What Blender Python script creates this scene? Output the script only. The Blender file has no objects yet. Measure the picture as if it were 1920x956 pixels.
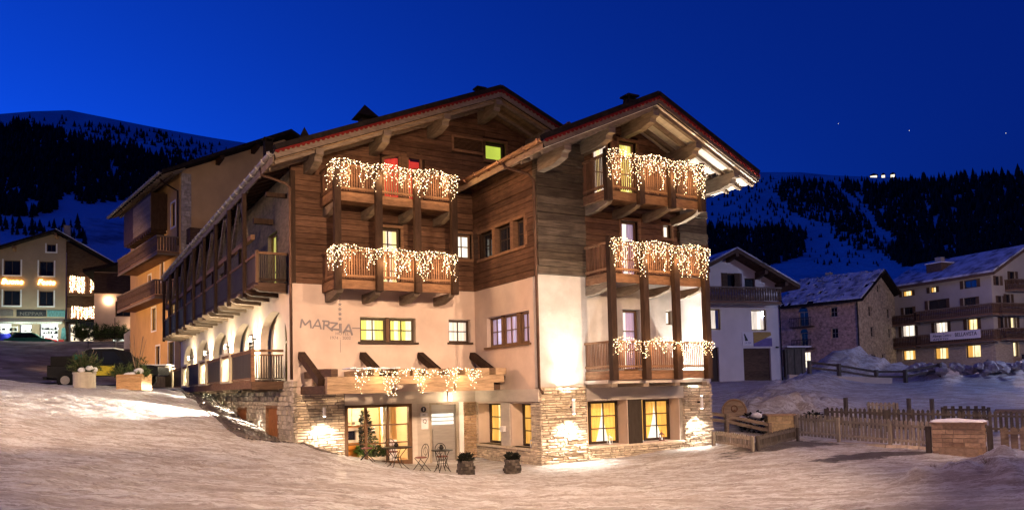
import bpy, math, random
import numpy as np
from mathutils import Vector, Matrix
R = random.Random(7)
rad = math.radians
S = bpy.context.scene
COL = S.collection
# ---------------------------------------------------------------- camera
F_PX, YAW, PITCH, ROLL, PY = 1470.78, 0.5273026, 0.0554818, -0.0233524, 647.607
CAM = Vector((-6.88, -26.43, 2.51))
cy, sy, cp, sp, cr, sr = math.cos(YAW), math.sin(YAW), math.cos(PITCH), math.sin(PITCH), math.cos(ROLL), math.sin(ROLL)
v_r = Vector((cy, -sy, 0)); v_f = Vector((sy*cp, cy*cp, sp)); v_u = v_r.cross(v_f)
right = cr*v_r + sr*v_u; up = -sr*v_r + cr*v_u
cd = bpy.data.cameras.new('camera'); cam = bpy.data.objects.new('camera', cd); COL.objects.link(cam)
cam.matrix_world = Matrix(((right.x, up.x, -v_f.x, CAM.x), (right.y, up.y, -v_f.y, CAM.y), (right.z, up.z, -v_f.z, CAM.z), (0, 0, 0, 1)))
cd.sensor_width = 36; cd.lens = F_PX/1920*36; cd.shift_y = (PY-478)/1920
cd.clip_start = 0.1; cd.clip_end = 6000
S.camera = cam
# ---------------------------------------------------------------- sky, exposure
S.view_settings.view_transform = 'Standard'; S.view_settings.look = 'None'
S.view_settings.exposure = 1.0; S.view_settings.gamma = 1.0
S.cycles.use_denoising = True
S.cycles.max_bounces = 6; S.cycles.diffuse_bounces = 3; S.cycles.glossy_bounces = 2; S.cycles.transmission_bounces = 4; S.cycles.transparent_max_bounces = 8
S.cycles.sample_clamp_indirect = 3.0
W = bpy.data.worlds.new('World'); S.world = W; W.use_nodes = True
nt = W.node_tree; bg = nt.nodes['Background']
sky = nt.nodes.new('ShaderNodeTexSky'); sky.sky_type = 'NISHITA'; sky.sun_disc = False
sky.sun_elevation = rad(-4.0); sky.sun_rotation = rad(-35); sky.altitude = 1800; sky.air_density = 1.0; sky.dust_density = 0.3; sky.ozone_density = 4.0
hs = nt.nodes.new('ShaderNodeHueSaturation'); hs.inputs['Saturation'].default_value = 1.0; hs.inputs['Value'].default_value = 1.0
mul = nt.nodes.new('ShaderNodeMixRGB'); mul.blend_type = 'MULTIPLY'; mul.inputs[0].default_value = 1.0; mul.inputs[2].default_value = (0.03, 0.40, 0.95, 1)
nt.links.new(sky.outputs[0], hs.inputs['Color']); nt.links.new(hs.outputs[0], mul.inputs[1]); nt.links.new(mul.outputs[0], bg.inputs[0])
bg.inputs[1].default_value = 4.4
# off-frame lights: inferred street lamps, plus fills added to light chosen areas
def lamp(name, kind, loc, power, col, radius=0.15, target=None, size=None, blend=0.5):
    l = bpy.data.lights.new(name, kind); l.energy = power; l.color = col; l.shadow_soft_size = radius
    o = bpy.data.objects.new(name, l); COL.objects.link(o); o.location = loc
    if kind == 'SPOT': l.spot_size = rad(size); l.spot_blend = blend
    if target is not None: o.rotation_euler = (Vector(target)-Vector(loc)).to_track_quat('-Z', 'Y').to_euler()
    return o
WARM = (1.0, 0.60, 0.36); WHITE = (1.0, 0.93, 0.82); BULB = (1.0, 0.60, 0.28)
lamp('return_wall_spot', 'SPOT', (-19, 3.2, 8.0), 5200, (1, .50, .22), 0.3, (6.9, -3.2, 6.0), 27, .8)  # inferred west lamp, beam narrowed to light the return wall alone
lamp('gallery_fill', 'POINT', (-19, 6, 8.0), 1600, (1, .66, .40), 0.3)  # unseen point light added to brighten the wing gallery
lamp('orange_house_spot', 'SPOT', (-13.5, 30, 7.5), 3800, (1, .56, .26), 0.3, (-.6, 36.5, 8.5), 66, .6)  # unseen spot added to light the orange building alone
lamp('street_light_south', 'POINT', (-3, -29, 11), 1500, (1, .58, .37), 0.3)
lamp('street_light_square', 'POINT', (4.5, -24.5, 10.5), 600, (1, .58, .37), 0.3)
lamp('square_fill', 'SPOT', (-16, -7, 9.5), 6000, (1, .66, .42), 0.25, (-6.5, 0, 1.8), 54, .8)  # unseen spot added left of frame to brighten the snow slope
# unseen spots, cones shaped to light ground and lower storeys, not the gables
lamp('field_fill', 'POINT', (48, -17, 10), 4200, (.50, .58, 1.0), 0.3)  # bluish fill added off frame to brighten the snow field
lamp('square_fill', 'SPOT', (-2.5, -25, 9.5), 12000, (1, .66, .42), 0.25, (-.5, -2.0, 1.2), 66, .85)
lamp('square_fill', 'SPOT', (9, -22, 9.5), 7800, (1, .66, .42), 0.25, (5.5, -6.5, 0), 66, .85)
lamp('square_fill', 'SPOT', (19, -19, 9.0), 2200, (1, .64, .46), 0.25, (18.5, -5, 0), 90, .8)  # unseen spot added to brighten the snow mounds on the right
# ---------------------------------------------------------------- materials
MATS = {}
def newmat(name):
    m = bpy.data.materials.new(name); m.use_nodes = True; MATS[name] = m
    return m, m.node_tree, m.node_tree.nodes['Principled BSDF']
def L(t, a, b): t.links.new(a, b)
def N(t, typ, **kw):
    n = t.nodes.new(typ)
    for k, v in kw.items():
        if k in n.inputs.keys(): n.inputs[k].default_value = v
        else: setattr(n, k, v)
    return n
def surf(name, col, rough=.8, var=.25, scale=(3, 3, 3), detail=5, bump=.2, bdist=.02, isl=.0, objr=.0, metal=0, dark=None, dscale=1.0, damt=.5, spec=.10):
    m, t, p = newmat(name)
    geo = N(t, 'ShaderNodeNewGeometry')
    mp = N(t, 'ShaderNodeMapping'); mp.inputs['Scale'].default_value = scale
    L(t, geo.outputs['Position'], mp.inputs['Vector'])
    no = N(t, 'ShaderNodeTexNoise', Scale=1.0, Detail=detail, Roughness=.65); L(t, mp.outputs[0], no.inputs['Vector'])
    mr = N(t, 'ShaderNodeMapRange'); mr.inputs[1].default_value = .3; mr.inputs[2].default_value = .7; mr.inputs[3].default_value = 1-var; mr.inputs[4].default_value = 1+var
    L(t, no.outputs[0], mr.inputs[0])
    val = mr.outputs[0]
    for amt, src in ((isl, geo.outputs['Random Per Island']), (objr, None)):
        if amt:
            if src is None: src = N(t, 'ShaderNodeObjectInfo').outputs['Random']
            r = N(t, 'ShaderNodeMapRange'); r.inputs[3].default_value = 1-amt; r.inputs[4].default_value = 1+amt
            L(t, src, r.inputs[0]); mm = N(t, 'ShaderNodeMath', operation='MULTIPLY'); L(t, val, mm.inputs[0]); L(t, r.outputs[0], mm.inputs[1]); val = mm.outputs[0]
    mx = N(t, 'ShaderNodeVectorMath', operation='SCALE'); mx.inputs[0].default_value = col[:3]; L(t, val, mx.inputs['Scale'])
    out = mx.outputs[0]
    if dark:
        n2 = N(t, 'ShaderNodeTexNoise', Scale=dscale, Detail=4, Roughness=.6); L(t, geo.outputs['Position'], n2.inputs['Vector'])
        r2 = N(t, 'ShaderNodeMapRange'); r2.inputs[1].default_value = .45; r2.inputs[2].default_value = .7; r2.inputs[4].default_value = damt; L(t, n2.outputs[0], r2.inputs[0])
        mi = N(t, 'ShaderNodeMixRGB'); L(t, r2.outputs[0], mi.inputs[0]); L(t, out, mi.inputs[1]); mi.inputs[2].default_value = (*dark, 1); out = mi.outputs[0]
    L(t, out, p.inputs['Base Color'])
    p.inputs['Roughness'].default_value = rough; p.inputs['Metallic'].default_value = metal
    p.inputs['Specular IOR Level'].default_value = spec
    if bump:
        b = N(t, 'ShaderNodeBump', Strength=bump, Distance=bdist); L(t, no.outputs[0], b.inputs['Height']); L(t, b.outputs[0], p.inputs['Normal'])
    return m
def emis(name, col, strength, var=0, scale=(2, 2, 2), sample=True):
    m, t, p = newmat(name)
    t.nodes.remove(p); e = N(t, 'ShaderNodeEmission'); e.inputs[0].default_value = (*col, 1); e.inputs[1].default_value = strength
    if var:
        geo = N(t, 'ShaderNodeNewGeometry'); mp = N(t, 'ShaderNodeMapping'); mp.inputs['Scale'].default_value = scale
        L(t, geo.outputs['Position'], mp.inputs['Vector'])
        no = N(t, 'ShaderNodeTexNoise', Scale=1.0, Detail=3); L(t, mp.outputs[0], no.inputs['Vector'])
        mr = N(t, 'ShaderNodeMapRange'); mr.inputs[1].default_value = .3; mr.inputs[2].default_value = .7; mr.inputs[3].default_value = strength*(1-var); mr.inputs[4].default_value = strength*(1+var)
        L(t, no.outputs[0], mr.inputs[0]); L(t, mr.outputs[0], e.inputs[1])
    L(t, e.outputs[0], t.nodes['Material Output'].inputs[0])
    if not sample: m.cycles.emission_sampling = 'NONE'
    return m
def curtainmat(name, col, strength):          # backlit cloth: room light and fold shading are put into its emission
    m, t, p = newmat(name)
    p.inputs['Base Color'].default_value = (*[c*.6 for c in col], 1); p.inputs['Roughness'].default_value = .9
    p.inputs['Emission Color'].default_value = (*col, 1)
    lw = N(t, 'ShaderNodeNewGeometry'); no = N(t, 'ShaderNodeTexNoise', Scale=1.0, Detail=2)
    mp = N(t, 'ShaderNodeMapping'); mp.inputs['Scale'].default_value = (14, 14, .6); L(t, lw.outputs['Position'], mp.inputs[0]); L(t, mp.outputs[0], no.inputs[0])
    mr = N(t, 'ShaderNodeMapRange'); mr.inputs[1].default_value = .35; mr.inputs[2].default_value = .65; mr.inputs[3].default_value = strength*.55; mr.inputs[4].default_value = strength*1.2
    L(t, no.outputs[0], mr.inputs[0]); L(t, mr.outputs[0], p.inputs['Emission Strength'])
    return m
def glassmat(name, tint=(1, 1, 1), gloss=.10):
    m, t, p = newmat(name); t.nodes.remove(p)
    a = N(t, 'ShaderNodeBsdfTransparent'); a.inputs[0].default_value = (*tint, 1)
    g = N(t, 'ShaderNodeBsdfGlossy', Roughness=.03); g.inputs[0].default_value = (1, 1, 1, 1)
    x = N(t, 'ShaderNodeMixShader'); lw = N(t, 'ShaderNodeLayerWeight', Blend=.5)
    pw = N(t, 'ShaderNodeMath', operation='POWER'); L(t, lw.outputs['Facing'], pw.inputs[0]); pw.inputs[1].default_value = 5
    fr = N(t, 'ShaderNodeMath', operation='MULTIPLY_ADD'); L(t, pw.outputs[0], fr.inputs[0]); fr.inputs[1].default_value = .9; fr.inputs[2].default_value = .05
    L(t, fr.outputs[0], x.inputs[0]); L(t, a.outputs[0], x.inputs[1]); L(t, g.outputs[0], x.inputs[2]); L(t, x.outputs[0], t.nodes['Material Output'].inputs[0])
    return m
M = MATS
surf('plank_brown', (.112, .060, .037), .75, .55, (2.2, 2.2, 26), 6, .5, .01, objr=.32, dark=(.05, .022, .012), dscale=1.6, damt=.6)
surf('log_dark', (.085, .068, .052), .8, .6, (1.6, 1.6, 22), 6, .9, .02, objr=.3, dark=(.04, .03, .024), dscale=2, damt=.6)
surf('beam_dark', (.042, .024, .016), .7, .4, (9, 9, 2.5), 5, .4, .01, objr=.2)
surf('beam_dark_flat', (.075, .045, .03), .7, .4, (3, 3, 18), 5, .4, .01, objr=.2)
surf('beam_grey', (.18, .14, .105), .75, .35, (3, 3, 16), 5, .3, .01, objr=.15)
surf('beam_brown', (.19, .105, .06), .7, .35, (4, 4, 14), 5, .3, .01, objr=.15)
surf('beam_honey', (.32, .225, .14), .7, .35, (2.5, 4, 20), 5, .3, .01, objr=.12)
surf('soffit_white', (.62, .58, .50), .7, .15, (8, 1.5, 8), 4, .1, .005, isl=.1)
surf('soffit_brown', (.24, .16, .10), .7, .25, (8, 1.5, 8), 4, .1, .005, isl=.15)
surf('slat_brown', (.15, .080, .050), .65, .3, (10, 10, 2), 4, .2, .005, isl=.25)
surf('slat_cream', (.62, .55, .38), .6, .12, (8, 8, 2), 3, .1, .005, isl=.08)
surf('panel_brown', (.062, .048, .037), .6, .2, (9, 9, 2), 4, .2, .005)
surf('backing', (.035, .02, .014), .9, .2, (3, 3, 3), 2, 0)
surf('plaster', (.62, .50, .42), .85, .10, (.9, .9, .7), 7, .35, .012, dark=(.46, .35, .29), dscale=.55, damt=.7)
surf('plaster_white', (.50, .485, .46), .85, .12, (1.4, 1.4, 1.8), 8, .9, .03, dark=(.37, .35, .32), dscale=1.1, damt=.7)
surf('plaster_cream', (.70, .62, .52), .85, .07, (1.2, 1.2, 1.0), 6, .3, .01)
surf('concrete_band', (.56, .50, .43), .8, .1, (2, 2, 6), 5, .2, .008)
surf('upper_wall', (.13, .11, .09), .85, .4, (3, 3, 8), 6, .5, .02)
surf('stone_yellow', (.60, .51, .38), .85, .25, (9, 9, 14), 6, .7, .02, isl=.22)
surf('stone_grey', (.36, .31, .25), .85, .28, (9, 9, 14), 6, .7, .02, isl=.28)
surf('stone_warm', (.42, .30, .19), .85, .3, (9, 9, 12), 6, .7, .02, objr=.25)
surf('stone_gold', (.55, .43, .24), .85, .25, (9, 9, 12), 6, .6, .02, objr=.2)
surf('mortar', (.30, .26, .21), .95, .2, (6, 6, 6), 3, .3, .01)
surf('roof_tile', (.020, .016, .015), .95, .35, (6, 6, 6), 4, .4, .03, spec=.02)
surf('pipe_dark', (.085, .050, .035), .45, .2, (3, 3, 3), 3, 0, metal=.5)
surf('roof_snow', (.58, .59, .64), .7, .15, (2, 2, 2), 5, .4, .04, dark=(.05, .045, .05), dscale=.9, damt=.95)
surf('house_beige', (.38, .35, .31), .85, .1, (.8, .8, .6), 5, .2, .01)
surf('copper', (.30, .17, .10), .35, .25, (3, 3, 3), 4, .1, .005, metal=.8)
surf('zinc', (.34, .32, .30), .5, .25, (3, 3, 3), 4, .1, .005, metal=.3)
surf('trim_red', (.15, .012, .010), .6, .15, (3, 3, 3), 3, 0)
surf('frame_dark', (.06, .04, .028), .5, .2, (6, 6, 3), 3, .1, .004)
surf('frame_brown', (.14, .08, .045), .5, .2, (6, 6, 3), 3, .1, .004)
surf('frame_grey', (.32, .27, .21), .55, .2, (6, 6, 3), 3, .1, .004)
surf('rust', (.30, .12, .045), .75, .4, (4, 4, 4), 6, .3, .008, dark=(.14, .05, .025), dscale=4)
surf('steel', (.42, .40, .38), .35, .1, (2, 2, 14), 3, .05, .003, metal=.75)
surf('iron', (.03, .027, .025), .5, .2, (8, 8, 8), 3, .1, .003, metal=.4)
surf('grate', (.13, .11, .095), .7, .3, (9, 2, 9), 3, .2, .005, isl=.25)
surf('orange_plaster', (.56, .35, .15), .85, .12, (1, 1, .8), 6, .3, .01)
surf('ochre_plaster', (.44, .30, .16), .85, .15, (.6, .6, .5), 6, .3, .01)
surf('quoin', (.34, .31, .30), .85, .3, (6, 6, 6), 5, .6, .02, isl=.2)
surf('white_paint', (.78, .76, .74), .6, .06, (3, 3, 3), 3, .05, .004)
surf('house_white', (.66, .61, .60), .85, .08, (.8, .8, .6), 5, .2, .01)
surf('house_pink', (.42, .27, .20), .9, .6, (3.2, 3.2, 4), 5, .5, .03)
surf('house_tan', (.36, .30, .22), .9, .55, (3.2, 3.2, 4), 5, .5, .03)
surf('house_cream', (.36, .265, .18), .85, .1, (1, 1, 1), 5, .2, .01)
surf('house_rose', (.58, .42, .34), .85, .1, (1, 1, 1), 5, .2, .01)
surf('house_stone', (.40, .34, .26), .85, .25, (4, 4, 8), 5, .4, .02)
surf('wood_old', (.095, .060, .040), .8, .4, (3, 3, 12), 5, .4, .01, objr=.2)
surf('fence_wood', (.34, .30, .235), .8, .35, (12, 12, 2.5), 5, .4, .008, objr=.25)
surf('fence_dark', (.10, .085, .07), .85, .35, (12, 12, 2.5), 5, .4, .008, objr=.25, isl=.2)
surf('rail_wood', (.26, .20, .14), .8, .35, (3, 3, 14), 5, .4, .01, objr=.2)
surf('pot_concrete', (.52, .47, .38), .85, .12, (5, 5, 5), 5, .3, .01)
surf('pot_wood', (.42, .26, .13), .7, .35, (3, 3, 14), 5, .3, .008, objr=.15)
surf('barrel_stone', (.075, .062, .052), .8, .4, (10, 10, 10), 4, .5, .015, isl=.45)
surf('needle', (.055, .085, .030), .7, .4, (5, 5, 5), 3, 0, isl=.5)
surf('needle_dark', (.022, .028, .022), .85, .4, (.2, .2, .2), 3, 0, isl=.4)
surf('leaf_bright', (.16, .30, .05), .6, .3, (6, 6, 6), 3, 0, isl=.4)
surf('leaf_dark', (.02, .022, .016), .7, .4, (6, 6, 6), 3, 0, isl=.4)
surf('twig', (.20, .15, .10), .8, .3, (9, 9, 9), 3, 0)
surf('car_paint', (.010, .011, .012), .25, .1, (3, 3, 3), 3, 0, spec=.25)
surf('car_black', (.012, .012, .012), .6, .2, (6, 6, 6), 3, 0)
surf('car_yellow', (.50, .42, .04), .5, .2, (6, 6, 6), 3, 0)
surf('car_green', (.02, .14, .10), .5, .2, (6, 6, 6), 3, 0)
surf('red_plastic', (.55, .03, .035), .4, .1, (3, 3, 3), 3, 0)
surf('blue_plastic', (.03, .035, .40), .35, .15, (3, 3, 3), 3, 0)
surf('dark_glass', (.012, .015, .025), .08, .1, (1, 1, 1), 1, 0, spec=.6)
surf('sign_grey', (.16, .135, .12), .6, .15, (8, 8, 8), 3, 0)
surf('sign_dark', (.03, .03, .035), .6, .15, (8, 8, 8), 3, 0)
surf('sign_teal', (.10, .22, .22), .6, .35, (9, 9, 3), 3, 0)
surf('sign_white', (.72, .70, .72), .6, .05, (8, 8, 8), 3, 0)
surf('sign_ochre', (.40, .27, .09), .7, .2, (3, 3, 9), 3, 0)
surf('sign_violet', (.16, .13, .32), .7, .2, (3, 3, 9), 3, 0)
surf('logo', (.17, .15, .16), .45, .1, (8, 8, 8), 3, 0, metal=.3)
surf('lobby_wall', (.80, .62, .38), .8, .06, (1, 1, 1), 3, 0)
surf('lobby_orange', (.62, .25, .04), .5, .1, (2, 2, 8), 3, .05)
surf('lobby_white', (.78, .72, .60), .6, .05, (2, 2, 2), 3, 0)
surf('cushion', (.22, .10, .085), .85, .2, (9, 9, 9), 3, .1)
surf('awning', (.40, .38, .33), .8, .1, (9, 2, 9), 3, 0)
b_m = emis('bulb', (1, .66, .36), 7, sample=False)
_t = b_m.node_tree; _g = N(_t, 'ShaderNodeNewGeometry'); _r = N(_t, 'ShaderNodeMapRange'); _r.inputs[3].default_value = .8; _r.inputs[4].default_value = 14; L(_t, _g.outputs['Random Per Island'], _r.inputs[0]); L(_t, _r.outputs[0], [n for n in _t.nodes if n.type == 'EMISSION'][0].inputs[1])
emis('neon', (1, .52, .14), 9)
emis('glow_yellow', (1, .73, .30), 0.75, .35, (3, 3, 1.2))
emis('glow_cream', (1, .82, .46), .95, .3, (3, 3, 1.2))
emis('glow_amber', (1, .60, .16), 0.75, .35, (3, 3, 1.2))
emis('glow_white', (1, .88, .70), 0.8, .2, (3, 3, 1.2))
emis('glow_lime', (.72, .85, .10), 0.4, .1, (1, 1, 1))
emis('glow_shop', (.92, 1, .88), 0.9, .35, (2.5, 2.5, 2.0))
emis('glow_shop_warm', (1, .80, .55), 0.9, .5, (2.5, 2.5, 3.0))
emis('glow_red', (.75, .05, .03), 0.4, .3, (2, 2, 2))
emis('glow_violet', (.75, .62, .85), 0.5, .35, (6, 6, .8))
emis('glow_house', (1, .80, .42), 0.8, .3, (1.5, 1.5, 1.2))
emis('lamp_glow', (1, .85, .62), 25)
emis('lamp_white', (1, .93, .82), 20)
curtainmat('curtain_yellow', (1, .52, .10), .46)
curtainmat('curtain_lime', (.95, .90, .22), 0.42)
curtainmat('curtain_white', (1, .86, .70), 0.45)
curtainmat('curtain_violet', (.62, .48, .70), 0.25)
curtainmat('curtain_red', (.85, .07, .04), 0.28)
glassmat('glass')
# snow -----------------------------------------------------------
def snowmat():
    m, t, p = newmat('snow')
    geo = N(t, 'ShaderNodeNewGeometry')
    def noise(scale, detail=5, rough=.6):
        mp = N(t, 'ShaderNodeMapping', vector_type='TEXTURE'); mp.inputs['Scale'].default_value = tuple(1/k for k in scale); mp.inputs['Rotation'].default_value = (0, 0, rad(-27))
        L(t, geo.outputs['Position'], mp.inputs[0]); n = N(t, 'ShaderNodeTexNoise', Scale=1, Detail=detail, Roughness=rough); L(t, mp.outputs[0], n.inputs[0]); return n.outputs[0]
    a = noise((.7, 3.0, 2.6), 7, .7); b = noise((.35, .35, .35), 4); c = noise((5, 16, 9), 5, .75); d = noise((30, 60, 40), 3, .7)
    def mr(x, lo, hi, o0, o1):
        r = N(t, 'ShaderNodeMapRange'); r.inputs[1].default_value = lo; r.inputs[2].default_value = hi; r.inputs[3].default_value = o0; r.inputs[4].default_value = o1; L(t, x, r.inputs[0]); return r.outputs[0]
    def mix(f, c1, c2):
        x = N(t, 'ShaderNodeMixRGB'); L(t, f, x.inputs[0])
        for i, k in ((1, c1), (2, c2)):
            if isinstance(k, tuple): x.inputs[i].default_value = (*k, 1)
            else: L(t, k, x.inputs[i])
        return x.outputs[0]
    e = noise((1.3, 8.5, 4), 7, .78); g_ = noise((14, 26, 18), 4, .8)
    col = mix(mr(a, .46, .58, 0, 1), (.86, .86, .86), (.56, .50, .46))
    col = mix(mr(e, .51, .58, 0, .85), col, (.36, .305, .27))  # streaks and specks: dirty snow plus relief contrast put into the colour
    col = mix(mr(c, .54, .61, 0, .7), col, (.34, .29, .255))
    col = mix(mr(g_, .56, .64, 0, .6), col, (.95, .95, .95))
    col = mix(mr(b, .5, .7, 0, .35), col, (.56, .51, .48))
    # wheel tracks pressed dark and shiny into the packed snow
    sp = N(t, 'ShaderNodeSeparateXYZ'); L(t, geo.outputs['Position'], sp.inputs[0])
    def lin(a1, a2):
        m1 = N(t, 'ShaderNodeMath', operation='MULTIPLY'); L(t, sp.outputs[0], m1.inputs[0]); m1.inputs[1].default_value = a1
        m2 = N(t, 'ShaderNodeMath', operation='MULTIPLY_ADD'); L(t, sp.outputs[1], m2.inputs[0]); m2.inputs[1].default_value = a2; L(t, m1.outputs[0], m2.inputs[2]); return m2.outputs[0]
    uu, vv = lin(math.cos(-.47), math.sin(-.47)), lin(-math.sin(-.47), math.cos(-.47))
    for k, (cc, wd) in enumerate(((-9.6, .20), (-11.1, .20), (-13.6, .24), (-15.2, .24))):
        q1 = N(t, 'ShaderNodeMath', operation='MULTIPLY_ADD'); L(t, uu, q1.inputs[0]); q1.inputs[1].default_value = .22; q1.inputs[2].default_value = k
        q2 = N(t, 'ShaderNodeMath', operation='SINE'); L(t, q1.outputs[0], q2.inputs[0])
        q3 = N(t, 'ShaderNodeMath', operation='MULTIPLY_ADD'); L(t, q2.outputs[0], q3.inputs[0]); q3.inputs[1].default_value = -.25; L(t, vv, q3.inputs[2])
        q4 = N(t, 'ShaderNodeMath', operation='SUBTRACT'); L(t, q3.outputs[0], q4.inputs[0]); q4.inputs[1].default_value = cc
        q5 = N(t, 'ShaderNodeMath', operation='ABSOLUTE'); L(t, q4.outputs[0], q5.inputs[0])
        q6 = N(t, 'ShaderNodeMath', operation='ADD'); L(t, q5.outputs[0], q6.inputs[0]); L(t, mr(e, .3, .7, -.16, .16), q6.inputs[1])
        col = mix(mr(q6.outputs[0], wd*.6, wd*1.1, .55, 0), col, (.42, .37, .34))
    # worn patches of bare asphalt, each with its own outline
    for (x, y, rx, ry, ang) in ((14.8, -7.85, 3.0, .75, 2), (15.1, -10.9, 2.6, .5, -3), (17.0, -6.7, 1.4, .45, 20)):
        mp = N(t, 'ShaderNodeMapping', vector_type='TEXTURE'); mp.inputs['Location'].default_value = (x, y, 0); mp.inputs['Rotation'].default_value = (0, 0, rad(ang)); mp.inputs['Scale'].default_value = (rx, ry, 50)
        L(t, geo.outputs['Position'], mp.inputs[0])
        ln = N(t, 'ShaderNodeVectorMath', operation='LENGTH'); L(t, mp.outputs[0], ln.inputs[0])
        ad = N(t, 'ShaderNodeMath', operation='ADD'); L(t, ln.outputs['Value'], ad.inputs[0]); L(t, mr(a, .3, .7, -.5, .5), ad.inputs[1])
        col = mix(mr(ad.outputs[0], .85, 1.05, .9, 0), col, (.085, .068, .055))
    L(t, col, p.inputs['Base Color']); p.inputs['Roughness'].default_value = .5; p.inputs['Specular IOR Level'].default_value = .35
    s1 = N(t, 'ShaderNodeMath', operation='MULTIPLY'); L(t, a, s1.inputs[0]); s1.inputs[1].default_value = 1.6
    s2 = N(t, 'ShaderNodeMath', operation='ADD'); L(t, s1.outputs[0], s2.inputs[0]); L(t, c, s2.inputs[1])
    s3 = N(t, 'ShaderNodeMath', operation='MULTIPLY_ADD'); L(t, d, s3.inputs[0]); s3.inputs[1].default_value = .35; L(t, s2.outputs[0], s3.inputs[2])
    bp = N(t, 'ShaderNodeBump', Strength=1.0, Distance=.16); L(t, s3.outputs[0], bp.inputs['Height']); L(t, bp.outputs[0], p.inputs['Normal'])
snowmat()
surf('slush', (.15, .125, .11), .8, .5, (1.2, 1.2, 1.2), 6, .8, .05, dark=(.42, .39, .38), dscale=.35, damt=.7)
surf('snow_clean', (.78, .79, .82), .6, .08, (3, 3, 3), 5, .4, .03, spec=.3)
surf('snow_dirty', (.42, .38, .36), .8, .5, (2.5, 2.5, 2.5), 6, .8, .06)
def hillmat(name, thr, sc):
    m, t, p = newmat(name)
    geo = N(t, 'ShaderNodeNewGeometry'); mp = N(t, 'ShaderNodeMapping'); mp.inputs['Scale'].default_value = (.022, .022, .05); L(t, geo.outputs['Position'], mp.inputs[0])
    n = N(t, 'ShaderNodeTexNoise', Scale=1, Detail=9, Roughness=.72); L(t, mp.outputs[0], n.inputs[0])
    r = N(t, 'ShaderNodeMapRange'); r.inputs[1].default_value = thr; r.inputs[2].default_value = thr+.14; L(t, n.outputs[0], r.inputs[0])
    x = N(t, 'ShaderNodeMixRGB'); L(t, r.outputs[0], x.inputs[0]); x.inputs[1].default_value = (sc, sc*1.03, sc*1.08, 1); x.inputs[2].default_value = (.05, .05, .05, 1)
    L(t, x.outputs[0], p.inputs['Base Color']); p.inputs['Roughness'].default_value = .8; p.inputs['Specular IOR Level'].default_value = .1
    b = N(t, 'ShaderNodeBump', Strength=.6, Distance=6); L(t, n.outputs[0], b.inputs['Height']); L(t, b.outputs[0], p.inputs['Normal'])
hillmat('hill_snow_left', .57, .78); hillmat('hill_snow_right', .54, .68)
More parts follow.
